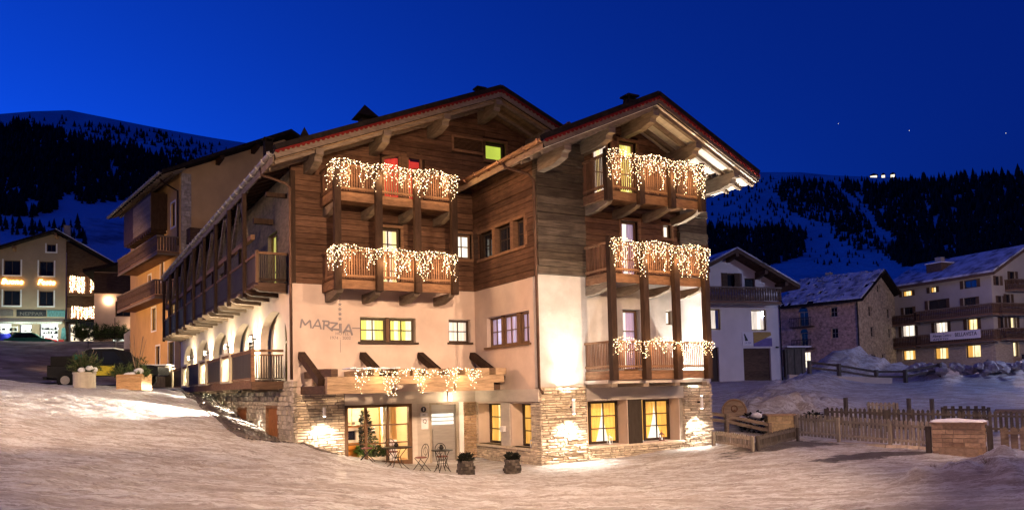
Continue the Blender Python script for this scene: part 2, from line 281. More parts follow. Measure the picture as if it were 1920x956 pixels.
# ---------------------------------------------------------------- geometry helpers
class MB:
    def __init__(s): s.v = []; s.f = []
    def quad(s, *p):
        n = len(s.v); s.v += [tuple(q) for q in p]; s.f.append(tuple(range(n, n+len(p))))
    def hexa(s, P):
        n = len(s.v); s.v += [tuple(q) for q in P]
        s.f += [tuple(n+i for i in f) for f in ((0, 3, 2, 1), (4, 5, 6, 7), (0, 1, 5, 4), (1, 2, 6, 5), (2, 3, 7, 6), (3, 0, 4, 7))]
    def box(s, x0, x1, y0, y1, z0, z1):
        s.hexa([(x0, y0, z0), (x1, y0, z0), (x1, y1, z0), (x0, y1, z0), (x0, y0, z1), (x1, y0, z1), (x1, y1, z1), (x0, y1, z1)])
    def b(s, F, u0, u1, v0, v1, w0, w1):
        d = F[1]
        if F[0] == 'y': s.box(u0, u1, d+w0, d+w1, v0, v1)
        else: s.box(d+w0, d+w1, u0, u1, v0, v1)
    def pt(s, F, u, v, w): return (u, F[1]+w, v) if F[0] == 'y' else (F[1]+w, u, v)
    def prism(s, F, poly, w0, w1):
        n = len(s.v); k = len(poly)
        s.v += [s.pt(F, u, v, w0) for u, v in poly]+[s.pt(F, u, v, w1) for u, v in poly]
        s.f.append(tuple(range(n, n+k))); s.f.append(tuple(range(n+2*k-1, n+k-1, -1)))
        for i in range(k):
            j = (i+1) % k; s.f.append((n+i, n+k+i, n+k+j, n+j))
    def bar(s, p0, p1, w, h, upv=(0, 0, 1)):
        p0, p1 = Vector(p0), Vector(p1); d = (p1-p0).normalized(); sd = d.cross(Vector(upv))
        if sd.length < 1e-4: sd = d.cross(Vector((0, 1, 0)))
        sd.normalize(); u = sd.cross(d); a = sd*w/2; c = u*h/2
        s.hexa([p0-a-c, p0+a-c, p1+a-c, p1-a-c, p0-a+c, p0+a+c, p1+a+c, p1-a+c])
    def tube(s, pts, r, n=6, closed=False, rs=None):
        pts = [Vector(p) for p in pts]; base = len(s.v); m = len(pts)
        for i, p in enumerate(pts):
            d = (pts[(i+1) % m]-pts[i-1]) if closed else (pts[min(i+1, m-1)]-pts[max(i-1, 0)])
            d.normalize(); a = d.cross(Vector((0.12, 0.31, 1)));
            if a.length < 1e-3: a = d.cross(Vector((1, 0, 0)))
            a.normalize(); c = d.cross(a); rr = rs[i] if rs else r
            for k in range(n):
                t = 2*math.pi*k/n; s.v.append(tuple(p+a*math.cos(t)*rr+c*math.sin(t)*rr))
        for i in range(m if closed else m-1):
            for k in range(n):
                j = (i+1) % m; s.f.append((base+i*n+k, base+i*n+(k+1) % n, base+j*n+(k+1) % n, base+j*n+k))
        if not closed:
            s.f.append(tuple(base+k for k in range(n-1, -1, -1))); s.f.append(tuple(base+(m-1)*n+k for k in range(n)))
    def lathe(s, c, prof, n=12):
        base = len(s.v); m = len(prof)
        for r, z in prof:
            for k in range(n):
                t = 2*math.pi*k/n; s.v.append((c[0]+r*math.cos(t), c[1]+r*math.sin(t), c[2]+z))
        for i in range(m-1):
            for k in range(n): s.f.append((base+i*n+k, base+i*n+(k+1) % n, base+(i+1)*n+(k+1) % n, base+(i+1)*n+k))
        s.f.append(tuple(base+k for k in range(n-1, -1, -1))); s.f.append(tuple(base+(m-1)*n+k for k in range(n)))
    def blob(s, c, r, seed=0, n=10, m=6, zs=1.0, rough=.15):
        rr = random.Random(seed); base = len(s.v)
        for i in range(m+1):
            ph = math.pi*i/m
            for k in range(n):
                t = 2*math.pi*k/n; q = 1+rr.uniform(-rough, rough)
                s.v.append((c[0]+r*math.sin(ph)*math.cos(t)*q, c[1]+r*math.sin(ph)*math.sin(t)*q, c[2]+r*zs*math.cos(ph)*q))
        for i in range(m):
            for k in range(n): s.f.append((base+i*n+k, base+(i+1)*n+k, base+(i+1)*n+(k+1) % n, base+i*n+(k+1) % n))
    def octa(s, c, r):
        n = len(s.v); x, y, z = c
        s.v += [(x+r, y, z), (x-r, y, z), (x, y+r, z), (x, y-r, z), (x, y, z+r), (x, y, z-r)]
        s.f += [tuple(n+i for i in f) for f in ((0, 2, 4), (2, 1, 4), (1, 3, 4), (3, 0, 4), (2, 0, 5), (1, 2, 5), (3, 1, 5), (0, 3, 5))]
    def wall(s, F, u0, u1, v0, v1, holes, w0, w1):
        vs = sorted({v0, v1, *[min(max(h[k], v0), v1) for h in holes for k in (2, 3)]})
        for a, c in zip(vs, vs[1:]):
            m = (a+c)/2; cuts = sorted((max(h[0], u0), min(h[1], u1)) for h in holes if h[2] < m < h[3] and h[1] > u0 and h[0] < u1)
            x = u0
            for h0, h1 in cuts:
                if h0 > x+1e-4: s.b(F, x, h0, a, c, w0, w1)
                x = max(x, h1)
            if x < u1-1e-4: s.b(F, x, u1, a, c, w0, w1)
    def build(s, name, mat, parent=None, kind=None, label=None, smooth=False):
        me = bpy.data.meshes.new(name); me.from_pydata(s.v, [], s.f); me.materials.append(M[mat])
        if smooth: me.polygons.foreach_set('use_smooth', [True]*len(me.polygons))
        me.update()
        o = bpy.data.objects.new(name, me); COL.objects.link(o)
        if parent is not None: o.parent = parent
        if kind: o['kind'] = kind
        if label: o['label'] = label
        return o
def thing(name, label, cat, loc=(0, 0, 0), rz=0, group=None):
    o = bpy.data.objects.new(name, None); COL.objects.link(o); o.location = loc; o.rotation_euler = (0, 0, rad(rz)); o.empty_display_size = .2
    o['label'] = label; o['category'] = cat
    if group: o['group'] = group
    return o
def tag(o, label, cat, group=None):
    o['label'] = label; o['category'] = cat
    if group: o['group'] = group
    return o
def dup(o, loc=None, rz=None, label=None, group=None, parent=None):
    c = o.copy(); COL.objects.link(c)
    if parent is not None: c.parent = parent
    if loc is not None: c.location = loc
    if rz is not None: c.rotation_euler = (0, 0, rad(rz))
    if label: c['label'] = label
    if group: c['group'] = group
    for ch in list(o.children): dup(ch, parent=c)
    return c
def one(name, mat, parent, *boxes, **kw):
    m = MB()
    for q in boxes: m.box(*q)
    return m.build(name, mat, parent, **kw)
UNIT = {}
def piece(name, mat, parent, x0, x1, y0, y1, z0, z1, rot=None):     # alike pieces share one unit block per material
    if mat not in UNIT:
        me = bpy.data.meshes.new('block'); q = MB(); q.box(-.5, .5, -.5, .5, -.5, .5); me.from_pydata(q.v, [], q.f); me.materials.append(M[mat]); UNIT[mat] = me
    o = bpy.data.objects.new(name, UNIT[mat]); COL.objects.link(o); o.parent = parent
    o.location = ((x0+x1)/2, (y0+y1)/2, (z0+z1)/2); o.scale = (x1-x0, y1-y0, z1-z0)
    if rot: o.rotation_euler = rot
    return o
def text(name, s, mat, parent, loc, size, face='y', ext=.006, shear=0, off=0, align='CENTER', rz=0, sx=1):
    c = bpy.data.curves.new(name, 'FONT'); c.body = s; c.size = size; c.extrude = ext; c.shear = shear; c.offset = off; c.align_x = align
    c.materials.append(M[mat]); c.resolution_u = 3
    o = bpy.data.objects.new(name, c); COL.objects.link(o); o.location = loc; o.rotation_euler = (rad(90), 0, rad({'y': 0, 'x': -90}[face]+rz)); o.scale = (sx, 1, 1)
    bpy.context.view_layer.update(); me = bpy.data.meshes.new_from_object(o); me.name = name; loc_, rot_, sc_ = o.location.copy(), o.rotation_euler.copy(), o.scale.copy()
    bpy.data.objects.remove(o); o = bpy.data.objects.new(name, me); COL.objects.link(o); o.location = loc_; o.rotation_euler = rot_; o.scale = sc_
    if parent is not None: o.parent = parent
    return o
def window(parent, F, u0, u1, v0, v1, w=.14, cols=2, rows=2, fm='frame_dark', glow=None, cm=None, spans=None, sill=None, fw=.07, mw=.035, name='window', lean=None, label=None, dep=.2):
    m = MB(); e = .07
    m.b(F, u0, u0+fw, v0, v1, w, w+e); m.b(F, u1-fw, u1, v0, v1, w, w+e); m.b(F, u0+fw, u1-fw, v0, v0+fw, w, w+e); m.b(F, u0+fw, u1-fw, v1-fw, v1, w, w+e)
    a0, a1, b0, b1 = u0+fw, u1-fw, v0+fw, v1-fw
    for i in range(1, cols):
        x = a0+(a1-a0)*i/cols; m.b(F, x-mw/2, x+mw/2, b0, b1, w+.012, w+.055)
    for j in range(1, rows):
        z = b0+(b1-b0)*j/rows
        for i in range(cols):
            c0 = a0+(a1-a0)*i/cols+(mw/2 if i else 0); c1 = a0+(a1-a0)*(i+1)/cols-(mw/2 if i < cols-1 else 0)
            m.b(F, c0, c1, z-mw/2, z+mw/2, w+.014, w+.053)
    o = m.build(name, fm, parent, label=label)
    p = MB(); p.quad(p.pt(F, a0, b0, w+.033), p.pt(F, a1, b0, w+.033), p.pt(F, a1, b1, w+.033), p.pt(F, a0, b1, w+.033))
    p.build('pane', 'glass' if (glow or cm) else 'dark_glass', o)
    if glow:
        p = MB(); p.quad(p.pt(F, u0-.02, v0-.02, w+dep), p.pt(F, u1+.02, v0-.02, w+dep), p.pt(F, u1+.02, v1+.02, w+dep), p.pt(F, u0-.02, v1+.02, w+dep)); p.build('lit_room', glow, o)
    if cm:
        for (f0, f1, tie) in (spans or [(0, 1, 0)]):
            c = MB(); n = max(6, int((u1-u0)*(f1-f0)/.035)); rows_ = 7; g = []
            for j in range(rows_+1):
                vv = v1-.02-(v1-v0-.04)*j/rows_; row = []
                for i in range(n+1):
                    t = f0+(f1-f0)*i/n
                    if tie: t += (tie*(j/rows_)**1.6*(i/n) if tie < 0 else tie*(j/rows_)**1.6*(1-i/n))*(f1-f0)
                    uu = u0+(u1-u0)*t
                    row.append(c.pt(F, uu, vv, w+.105+.022*math.sin(i*1.9+math.sin(j*.6))))
                g.append(row)
            b0i = len(c.v); c.v += [q for r_ in g for q in r_]
            for j in range(rows_):
                for i in range(n): k = b0i+j*(n+1)+i; c.f.append((k, k+1, k+n+2, k+n+1))
            c.build('curtain', cm, o, smooth=True)
    if sill:
        q = MB(); q.b(F, u0-.08, u1+.08, v0-.07, v0-.002, -.09, w-.004); q.build('sill', sill, o)
    return o
def planks(parent, F, u0, u1, v0, v1, row, holes, roof, mat, out, maxlen=3.6, name='plank', inn=0.0):
    k = 0; v = v0
    while v < v1-.02:
        h = row*R.uniform(.88, 1.12) if row > .2 else row
        t = min(v+h, v1); mid = (v+t)/2; a, c = u0, u1
        if roof:
            lo, hi = roof(v); a, c = max(a, lo), min(c, hi)
        if c-a > .15:
            x = a; segs = []
            for h0, h1 in sorted((q[0], q[1]) for q in holes if q[2] < mid < q[3]):
                if h0-x > .03: segs.append((x, min(h0, c)))
                x = max(x, h1)
            if c-x > .03: segs.append((x, c))
            for s0, s1 in segs:
                if s1-s0 < .03: continue
                while s1-s0 > maxlen*1.25:
                    q = s0+maxlen*R.uniform(.6, 1.0)
                    emit_plank(parent, F, s0, q-.003, v, t, out, mat, name, inn); s0 = q+.003; k += 1
                emit_plank(parent, F, s0, s1, v, t, out, mat, name, inn); k += 1
        v = t
    return k
def emit_plank(parent, F, s0, s1, v, t, out, mat, name, inn):
    o = out+(R.uniform(-.05, .04) if name == 'log' else R.uniform(-.012, .018))
    if F[0] == 'y': piece(name, mat, parent, s0, s1, F[1]-o, F[1]-inn, v+.008, t-.008)
    else: piece(name, mat, parent, F[1]-o, F[1]-inn, s0, s1, v+.008, t-.008)
def stones(parent, F, u0, u1, v0, v1, holes, mat, hr=(.07, .15), lr=(.15, .5), out=(.03, .08), name='stone_facing', zb=None, w_in=0.0):
    m = MB(); v = v0
    while v < v1-.02:
        t = min(v+R.uniform(*hr), v1)
        if v1-t < hr[0]*.5: t = v1
        u = u0+R.uniform(-.2, 0)
        while u < u1:
            e = u+R.uniform(*lr); a, c = max(u, u0), min(e, u1); mid = (a+c)/2; mv = (v+t)/2
            if c-a > .04:
                hit = [q for q in holes if q[2] < mv < q[3] and q[0] < c and q[1] > a]
                for q in hit:
                    if q[0] > a and q[0] < c: c = q[0]
                    elif q[1] > a and q[1] < c: a = q[1]
                    else: a = c
                if c-a > .03 and (zb is None or t > zb(mid)):
                    j = .012; o = R.uniform(*out); d = [o+R.uniform(-.018, .018) for _ in range(4)]
                    P = [m.pt(F, a+j*.5, v+j*.5, w_in), m.pt(F, c-j*.5, v+j*.5, w_in), m.pt(F, c-j*.5, t-j*.5, w_in), m.pt(F, a+j*.5, t-j*.5, w_in)]
                    g = .012
                    Q = [m.pt(F, a+j*.5+g, v+j*.5+g, -d[0]), m.pt(F, c-j*.5-g, v+j*.5+g, -d[1]), m.pt(F, c-j*.5-g, t-j*.5-g, -d[2]), m.pt(F, a+j*.5+g, t-j*.5-g, -d[3])]
                    m.hexa(P+Q)
            u = e
        v = t
    return m.build(name, mat, parent, kind='stuff')
def icicles(name, label, p0, p1, zf, drop, group, cat='string lights', gap=.07, power=10, nl=3, out=(0, -.05, 0), sag=.05, parts=None, seed=1, br=.0135, mat='bulb', pcol=None):
    rr = random.Random(seed); t = thing(name, label, cat, group=group)
    p0, p1 = Vector(p0), Vector(p1); d = p1-p0; ln = d.length; cab = MB(); bl = MB(); o = Vector(out)
    n = int(ln/gap); top = []
    for i in range(n+1):
        f = i/n; top.append(p0+d*f+o+Vector((0, 0, sag*math.sin(f*ln*4.0)-sag*.3)))
    cab.tube(top, .006, 3)
    for i in range(n+1):
        f = i/n; L_ = zf(f, rr)*drop
        if L_ <= 0: continue
        q = top[i]+Vector((rr.uniform(-.04, .04), 0, 0)); bl.octa(q+Vector((0, 0, rr.uniform(-.03, .04))), br); k = max(1, int(L_/.07)); c = [q]
        for j in range(1, k+1):
            w = q+Vector((rr.uniform(-.075, .075), rr.uniform(-.04, .03), -L_*(j+rr.uniform(-.3, .3))/k)); c.append(w); bl.octa(w, br*rr.uniform(.7, 1.15))
        cab.tube(c, .003, 3)
    cab.build('cable', 'pot_concrete', t); bl.build('bulbs', mat, t, kind='stuff')
    for i in range(nl):
        q = p0+d*((i+.5)/nl)+o*2.6+Vector((0, 0, -.25*drop/.5)); lamp('string_light', 'POINT', q, power, pcol or BULB, .18).parent = t
    return t
drop_a = lambda f, r: r.choice((.3, .5, .7, .85, 1.0, 1.0))*min(1, max(.25, .8+.5*math.sin(f*29)+.3*math.sin(f*67+1)))
# ---------------------------------------------------------------- the hotel
H = thing('hotel', 'large timber and plaster hotel with lit balconies and two red-trimmed gables', 'hotel')
A, B, C, EW = ('y', 0.0), ('x', 6.9), ('y', -4.56), ('x', 0.0)
ROOF_A = lambda z: (7.35-(13.32-z)/.41, 7.35+(13.32-z)/.41)
ROOF_C = lambda z: (10.7-(12.02-z)/.46, 10.7+(12.02-z)/.46)
# A: plaster and timber front --------------------------------------------
hA = [(2.35, 4.46, 4.29, 5.17), (5.79, 6.71, 4.29, 5.17), (1.85, 4.18, -.3, 2.05), (4.93, 6.12, -.3, 2.03)]
m = MB(); m.wall(A, 0, 6.9, -1.2, 6.25, hA, 0, .32); wA = m.build('front_wall', 'plaster', H)
hAu = [(3.05, 3.92, 6.3, 8.42), (6.08, 6.83, 7.48, 8.44), (3.25, 4.82, 9.35, 11.05), (7.5, 8.4, 11.45, 12.16), (6.14, 7.36, 11.68, 12.12), (6.95, 9.8, 6.2, 9.6)]
m = MB(); m.wall(A, .0, 9.8, 6.25, 9.9, hAu, .03, .30)
zz = 9.9
while zz < 13.2:
    a, c = ROOF_A(zz); m.wall(A, max(a, 0), min(c, 9.8), zz, zz+.1, hAu, .03, .30); zz += .1
tA = m.build('timber_wall', 'backing', H, label='brown timber boarding of the gable behind the two long balconies')
trimA = [(q[0]-.1, q[1]+.1, q[2]-.1, q[3]+.1) for q in hAu[:5]]+[(6.9, 9.9, 6.2, 10.45)]
planks(tA, A, -.04, 9.75, 6.25, 13.2, .205, trimA, ROOF_A, 'plank_brown', .035, inn=-.03)
for q in hAu[:2]+hAu[3:5]:
    m = MB(); u0, u1, v0, v1 = q
    m.b(A, u0-.1, u0, v0-.1, v1+.1, -.055, .10); m.b(A, u1, u1+.1, v0-.1, v1+.1, -.055, .10); m.b(A, u0, u1, v1, v1+.1, -.055, .10); m.b(A, u0, u1, v0-.1, v0, -.055, .10)
    m.build('casing', 'beam_brown', tA)
one('corner_board', 'beam_dark', tA, (-.06, .10, -.065, -.045, 6.25, 10.1))
# windows of A
window(H, A, 2.37, 3.36, 4.31, 5.15, .16, 2, 2, 'frame_dark', 'glow_cream', 'curtain_lime', [(0, .30, 0), (.62, 1, 0)])
window(H, A, 3.48, 4.44, 4.31, 5.15, .16, 2, 2, 'frame_dark', 'glow_cream', 'curtain_lime', [(0, .26, 0), (.42, .72, 0)])
one('mullion', 'frame_brown', H, (3.362, 3.478, .12, .3, 4.29, 5.17)); one('sill', 'frame_dark', H, (2.27, 4.54, -.10, .155, 4.22, 4.288))
window(H, A, 5.81, 6.69, 4.31, 5.15, .16, 2, 2, 'frame_dark', 'glow_white', 'curtain_white', [(0, .5, 0), (.52, 1, 0)], sill='frame_dark')
window(H, A, 3.07, 3.90, 6.32, 8.40, .12, 2, 4, 'frame_dark', 'glow_yellow', 'curtain_white', [(.45, .72, 0)], name='balcony_door')
window(H, A, 6.10, 6.81, 7.50, 8.42, .12, 2, 2, 'frame_brown', 'glow_white', 'curtain_white', [(0, .3, 0)])
window(H, A, 7.52, 8.38, 11.47, 12.14, .14, 1, 1, 'frame_dark', 'glow_lime')
# sloping red gable windows over the top balcony
for (u0, u1, glow) in ((3.25, 3.98, 1), (4.2, 4.82, 0)):
    zt = lambda u: 10.98+.30*(u-3.25)
    m = MB(); f = .08
    m.prism(A, [(u0, 9.4), (u0+f, 9.4), (u0+f, zt(u0+f)-f), (u0, zt(u0))], -.02, .09); m.prism(A, [(u1-f, 9.4), (u1, 9.4), (u1, zt(u1)), (u1-f, zt(u1-f)-f)], -.02, .09)
    m.prism(A, [(u0, zt(u0)), (u0+f, zt(u0+f)-f), (u1-f, zt(u1-f)-f), (u1, zt(u1))], -.022, .092)
    w_ = m.build('window', 'beam_brown', H)
    m = MB(); m.prism(A, [(u0+f, 9.4), (u1-f, 9.4), (u1-f, zt(u1-f)-f), (u0+f, zt(u0+f)-f)], .028, .034); m.build('pane', 'glass', w_)
    m = MB(); m.prism(A, [(u0, 9.4), (u1, 9.4), (u1, zt(u1)), (u0, zt(u0))], .27, .29); m.build('lit_room', 'glow_red', w_)
    c0 = u0+f; c1 = u1-f if glow else u0+.30
    m = MB(); m.prism(A, [(c0, 9.4), (c1, 9.4), (c1-(0 if glow else .12), zt(c1)-f-.02), (c0, zt(c0)-f-.02)], .12, .13); m.build('curtain', 'curtain_red', w_)
one('mullion', 'beam_brown', H, (3.985, 4.195, -.05, .1, 9.4, 11.22))
m = MB()
for k in range(9): m.bar((6.16, .02, 11.72+k*.047), (7.34, .02, 11.72+k*.047), .05, .012, (0, -.6, 1))
m.build('vent_grille', 'beam_brown', H)
# B: side wall facing the street ------------------------------------------
hB = [(-3.95, -.95, 4.06, 5.16), (-1.92, -.12, .52, 2.04), (-3.95, -2.57, .52, 2.04)]
m = MB(); m.wall(B, -4.238, .0, -1.0, 6.25, hB, 0, .32); wB = m.build('side_wall', 'plaster', H)
hBu = [(-3.82, -.55, 7.38, 8.36)]
m = MB(); m.wall(B, -4.5, 0, 6.25, 10.3, hBu, .03, .3); tB = m.build('timber_wall', 'backing', H, label='brown timber boarding of the short return wall with three windows')
planks(tB, B, -4.44, -.04, 6.25, 10.28, .205, [(-3.92, -.45, 7.28, 8.46)], None, 'plank_brown', .035, inn=-.03)
for (a, c) in ((-1.55, -.57), (-2.86, -1.82), (-3.80, -3.12)):
    window(H, B, a, c, 7.40, 8.34, .14, 2, 2, 'frame_dark', None, None)
    for q in ((a-.10, a-.005),): one('mullion', 'beam_brown', H, (6.86, 7.1, q[0]-.12, q[1], 7.38, 8.36))
m = MB(); m.b(B, -3.95, -.42, 7.28, 7.38, -.09, .13); m.b(B, -3.95, -.42, 8.36, 8.46, -.06, .13); m.build('casing', 'beam_brown', tB)
for (a, c, s) in ((-1.85, -.97, [(0, .28, 0), (.7, 1, 0)]), (-2.95, -1.98, [(0, .4, 0), (.5, 1, 0)]), (-3.93, -3.2, [(.1, .55, 0), (.65, 1, 0)])):
    window(H, B, a, c, 4.08, 5.14, .15, 2, 2, 'frame_brown', 'glow_violet', 'curtain_violet', s)
one('mullion', 'frame_brown', H, (7.0, 7.2, -1.978, -1.852, 4.06, 5.16)); one('mullion', 'frame_brown', H, (7.0, 7.2, -3.198, -2.952, 4.06, 5.16))
one('sill', 'frame_brown', H, (6.80, 7.04, -4.05, -.85, 3.99, 4.058))
# C: gable front on the square ---------------------------------------------
hC = [(10.40, 11.20, 3.05, 5.24), (12.40, 12.70, 4.72, 5.25)]
m = MB(); m.wall(C, 6.9, 14.42, 2.55, 6.3, hC, 0, .32); m.box(6.9, 7.22, -4.24, -3.9, 6.25, 6.29); wC = m.build('front_wall', 'plaster_white', H, label='rough white plaster wall behind the lowest balcony')
hCu = [(10.43, 11.22, 6.3, 8.42), (12.38, 12.76, 7.93, 8.42), (9.30, 10.10, 9.0, 11.2), (10.45, 11.24, 9.0, 11.3)]
m = MB(); m.wall(C, 6.95, 14.38, 6.3, 10.1, hCu, .03, .3)
zz = 10.1
while zz < 11.9:
    a, c = ROOF_C(zz); m.wall(C, max(a, 6.95), min(c, 14.38), zz, zz+.1, hCu, .03, .3); zz += .1
tC = m.build('timber_wall', 'backing', H, label='brown boarding with dark weathered log corners on the right gable')
trimC = [(q[0]-.1, q[1]+.1, q[2]-.1, q[3]+.1) for q in hCu]
planks(tC, C, 8.82, 13.05, 6.3, 11.9, .215, trimC, ROOF_C, 'plank_brown', .035, inn=-.03)
planks(tC, C, 6.86, 8.80, 6.3, 11.2, .27, [], ROOF_C, 'log_dark', .15, name='log', inn=-.03, maxlen=9)
planks(tC, C, 13.07, 14.46, 6.3, 11.2, .27, [], ROOF_C, 'log_dark', .15, name='log', inn=-.03, maxlen=9)
planks(tC, ('x', 6.9), -4.70, -4.46, 6.3, 10.3, .27, [], None, 'log_dark', .06, name='log', inn=.04)
for q in hCu:
    m = MB(); u0, u1, v0, v1 = q
    m.b(C, u0-.1, u0, v0-.1, v1+.1, -.055, .10); m.b(C, u1, u1+.1, v0-.1, v1+.1, -.055, .10); m.b(C, u0, u1, v1, v1+.1, -.055, .10); m.b(C, u0, u1, v0-.1, v0, -.055, .10)
    m.build('casing', 'beam_brown', tC)
window(H, C, 10.42, 11.18, 3.07, 5.22, .2, 1, 3, 'frame_brown', 'glow_white', 'curtain_violet', [(.0, .35, 0), (.45, 1, 0)], name='balcony_door')
window(H, C, 12.42, 12.68, 4.74, 5.23, .10, 1, 1, 'frame_brown', 'glow_white', dep=.06, fw=.04)
window(H, C, 10.45, 11.20, 6.32, 8.40, .12, 1, 3, 'frame_brown', 'glow_white', 'curtain_violet', [(.0, .3, 0), (.55, 1, 0)], name='balcony_door')
window(H, C, 12.40, 12.74, 7.95, 8.40, .08, 1, 1, 'frame_brown', 'glow_white', dep=.06, fw=.04)
window(H, C, 9.32, 10.08, 9.0, 11.18, .12, 1, 2, 'frame_brown', 'glow_yellow', 'curtain_white', [(0, .4, 0), (.6, 1, 0)], name='balcony_door')
window(H, C, 10.47, 11.22, 9.0, 11.28, .12, 1, 2, 'frame_brown', 'glow_yellow', 'curtain_lime', [(0, .6, .2), (.75, 1, 0)], name='balcony_door')
one('flank_wall', 'plaster_white', H, (14.10, 14.42, -4.24, 6, -.6, 10.1)); one('rear_core', 'backing', H, (7.3, 9.5, .4, 20, -.6, 9.8))
# stone ground floor of C, with its two deep window recesses
g0 = [(8.74, 10.50, .50, 2.05), (11.10, 12.90, .50, 2.05)]
m = MB(); m.wall(C, 6.93, 14.42, -1.0, 2.55, g0, .0, .62); gC = m.build('stone_base', 'mortar', H)
stones(gC, C, 6.84, 8.70, -.3, 2.56, [], 'stone_yellow', (.05, .11), (.12, .45), (.03, .11))
stones(gC, C, 13.06, 14.48, -.3, 2.56, [], 'stone_yellow', (.05, .11), (.12, .45), (.03, .11))
stones(gC, C, 8.70, 13.06, -.3, .44, [], 'stone_yellow', (.05, .10), (.12, .45), (.03, .08))
m = MB(); m.b(C, 8.70, 13.06, 2.06, 2.53, -.07, -.002); m.build('lintel', 'concrete_band', H)
m = MB(); m.b(C, 8.70, 13.06, .44, .51, -.10, .0); m.build('sill', 'stone_yellow', H)
for q in g0:
    m = MB(); u0, u1, v0, v1 = q
    m.b(C, u0+.001, u0+.03, v0, v1-.001, .003, .58); m.b(C, u1-.03, u1-.001, v0, v1-.001, .003, .58); m.b(C, u0+.03, u1-.03, v0, v0+.02, .003, .58); m.b(C, u0+.03, u1-.03, v1-.02, v1-.001, .003, .58)
    m.build('reveal', 'plaster', gC)
m = MB(); m.b(C, 10.502, 11.098, .51, 2.05, -.045, -.002)
for k in range(12): m.b(C, 10.51+k*.049, 10.535+k*.049, .51, 2.05, -.065, -.045)
m.build('ribbed_panel', 'panel_brown', H)
window(H, C, 9.2, 10.46, .53, 2.03, .52, 2, 3, 'frame_dark', 'glow_white', 'curtain_yellow', [(.0, .5, -.45), (.5, 1, .42)], fw=.09)
window(H, C, 11.65, 12.86, .53, 2.03, .52, 2, 3, 'frame_dark', 'glow_white', 'curtain_yellow', [(.0, .46, -.6), (.46, 1, .5)], fw=.09)
# stone base of B with its recess
m = MB(); m.b(B, -4.56, -.0, 2.08, 2.5, -.09, -.002); m.build('lintel', 'concrete_band', H)
gB = one('stone_base', 'mortar', H, (6.902, 7.18, -4.5, -.1, -.9, .5))
stones(gB, B, -4.6, .0, -.4, 2.06, [(-3.97, -.10, .50, 2.06)], 'stone_yellow', (.05, .11), (.12, .45), (.015, .05))
for (a, c) in ((-1.92, -.12), (-3.95, -2.57)):
    m = MB(); m.b(B, a+.001, a+.03, .53, 2.03, .003, .5); m.b(B, c-.03, c-.001, .53, 2.03, .003, .5); m.b(B, a+.03, c-.03, 2.01, 2.039, .003, .5); m.build('reveal', 'plaster', gB)
    window(H, B, a+.03, c-.03, .54, 2.01, .46, 2, 3, 'frame_dark', 'glow_yellow', 'curtain_yellow', [(0, .3, 0), (.35, .62, 0), (.7, 1, 0)])
m = MB(); m.b(B, -4.0, -.08, .44, .52, -.10, .48); m.build('sill', 'stone_yellow', H)
m = MB(); m.b(B, -2.55, -1.94, .53, 2.05, -.05, -.002); m.build('pier_panel', 'concrete_band', H)
mb_ = one('mail_box', 'white_paint', H, (6.74, 6.848, -2.28, -2.06, 1.02, 1.22))
# ground floor of A: stone, lobby glazing, ribbed strip, entrance door
gA = one('stone_base', 'mortar', H, (-.05, 1.84, -.03, -.002, -.8, 2.5))
stones(gA, A, .04, 1.74, .1, 2.5, [], 'stone_yellow', (.06, .12), (.16, .5), (.05, .11))
stones(gA, A, 6.32, 6.86, -.3, 2.07, [], 'stone_warm', (.06, .12), (.12, .35), (.03, .09), w_in=-.001)
m = MB(); m.b(A, 1.75, 6.84, 2.09, 2.52, -.06, -.003); m.build('lintel', 'concrete_band', H)
m = MB()
m.b(A, 1.75, 1.86, -.3, 2.08, -.05, .12); m.b(A, 4.12, 4.24, -.3, 2.08, -.05, .12); m.b(A, 1.86, 4.12, 1.98, 2.08, -.05, .12); m.b(A, 1.86, 4.12, -.3, .08, -.05, .12)
for x in (2.52, 3.32): m.b(A, x-.045, x+.045, .08, 1.98, -.03, .08)
for z in (1.36, .72):
    for a, c in ((1.86, 2.475), (2.565, 3.275), (3.365, 4.12)): m.b(A, a, c, z-.022, z+.022, -.02, .07)
gl = m.build('lobby_window', 'frame_brown', H, label='large nine-pane lobby window of the ground floor')
m = MB(); m.quad((1.86, .02, .08), (4.12, .02, .08), (4.12, .02, 1.98), (1.86, .02, 1.98)); m.build('pane', 'glass', gl)
m = MB(); m.b(A, 4.25, 4.92, -.3, 2.08, -.04, -.003)
for k in range(11): m.b(A, 4.46+k*.042, 4.482+k*.042, -.1, 2.06, -.07, -.04)
m.build('ribbed_panel', 'concrete_band', H)
d = one('entrance_door', 'steel', H, (5.02, 6.02, .10, .16, -.08, 2.0), label='steel entrance door with three glass slits')
for k in range(3):
    z = 1.27+k*.145; m = MB(); m.box(5.06, 5.96, .085, .099, z, z+.115); m.build('glass_slit', 'glow_white', d)
m = MB(); m.tube([(5.09, .02, .1), (5.09, .02, 1.12)], .022, 8); m.tube([(5.09, .02, .2), (5.09, .11, .2)], .012, 6); m.tube([(5.09, .02, 1.02), (5.09, .11, 1.02)], .012, 6); m.build('handle', 'steel', d, smooth=True)
one('door_frame', 'frame_grey', H, (4.93, 5.015, -.03, .2, -.3, 2.08), (6.025, 6.12, -.03, .2, -.3, 2.08), (5.015, 6.025, -.03, .2, 2.003, 2.08))
one('door_jamb', 'white_paint', H, (6.125, 6.315, -.06, -.004, -.3, 2.085))
m = MB(); m.box(5.66, 5.80, -.14, -.065, 2.12, 2.45); m.build('wall_box', 'white_paint', H)
m = MB(); m.tube([(4.68, -.075, 1.855), (4.68, -.095, 1.855)], .105, 16); q = m.build('round_sign', 'sign_dark', H); one('mark', 'sign_white', q, (4.672, 4.69, -.099, -.096, 1.80, 1.91))
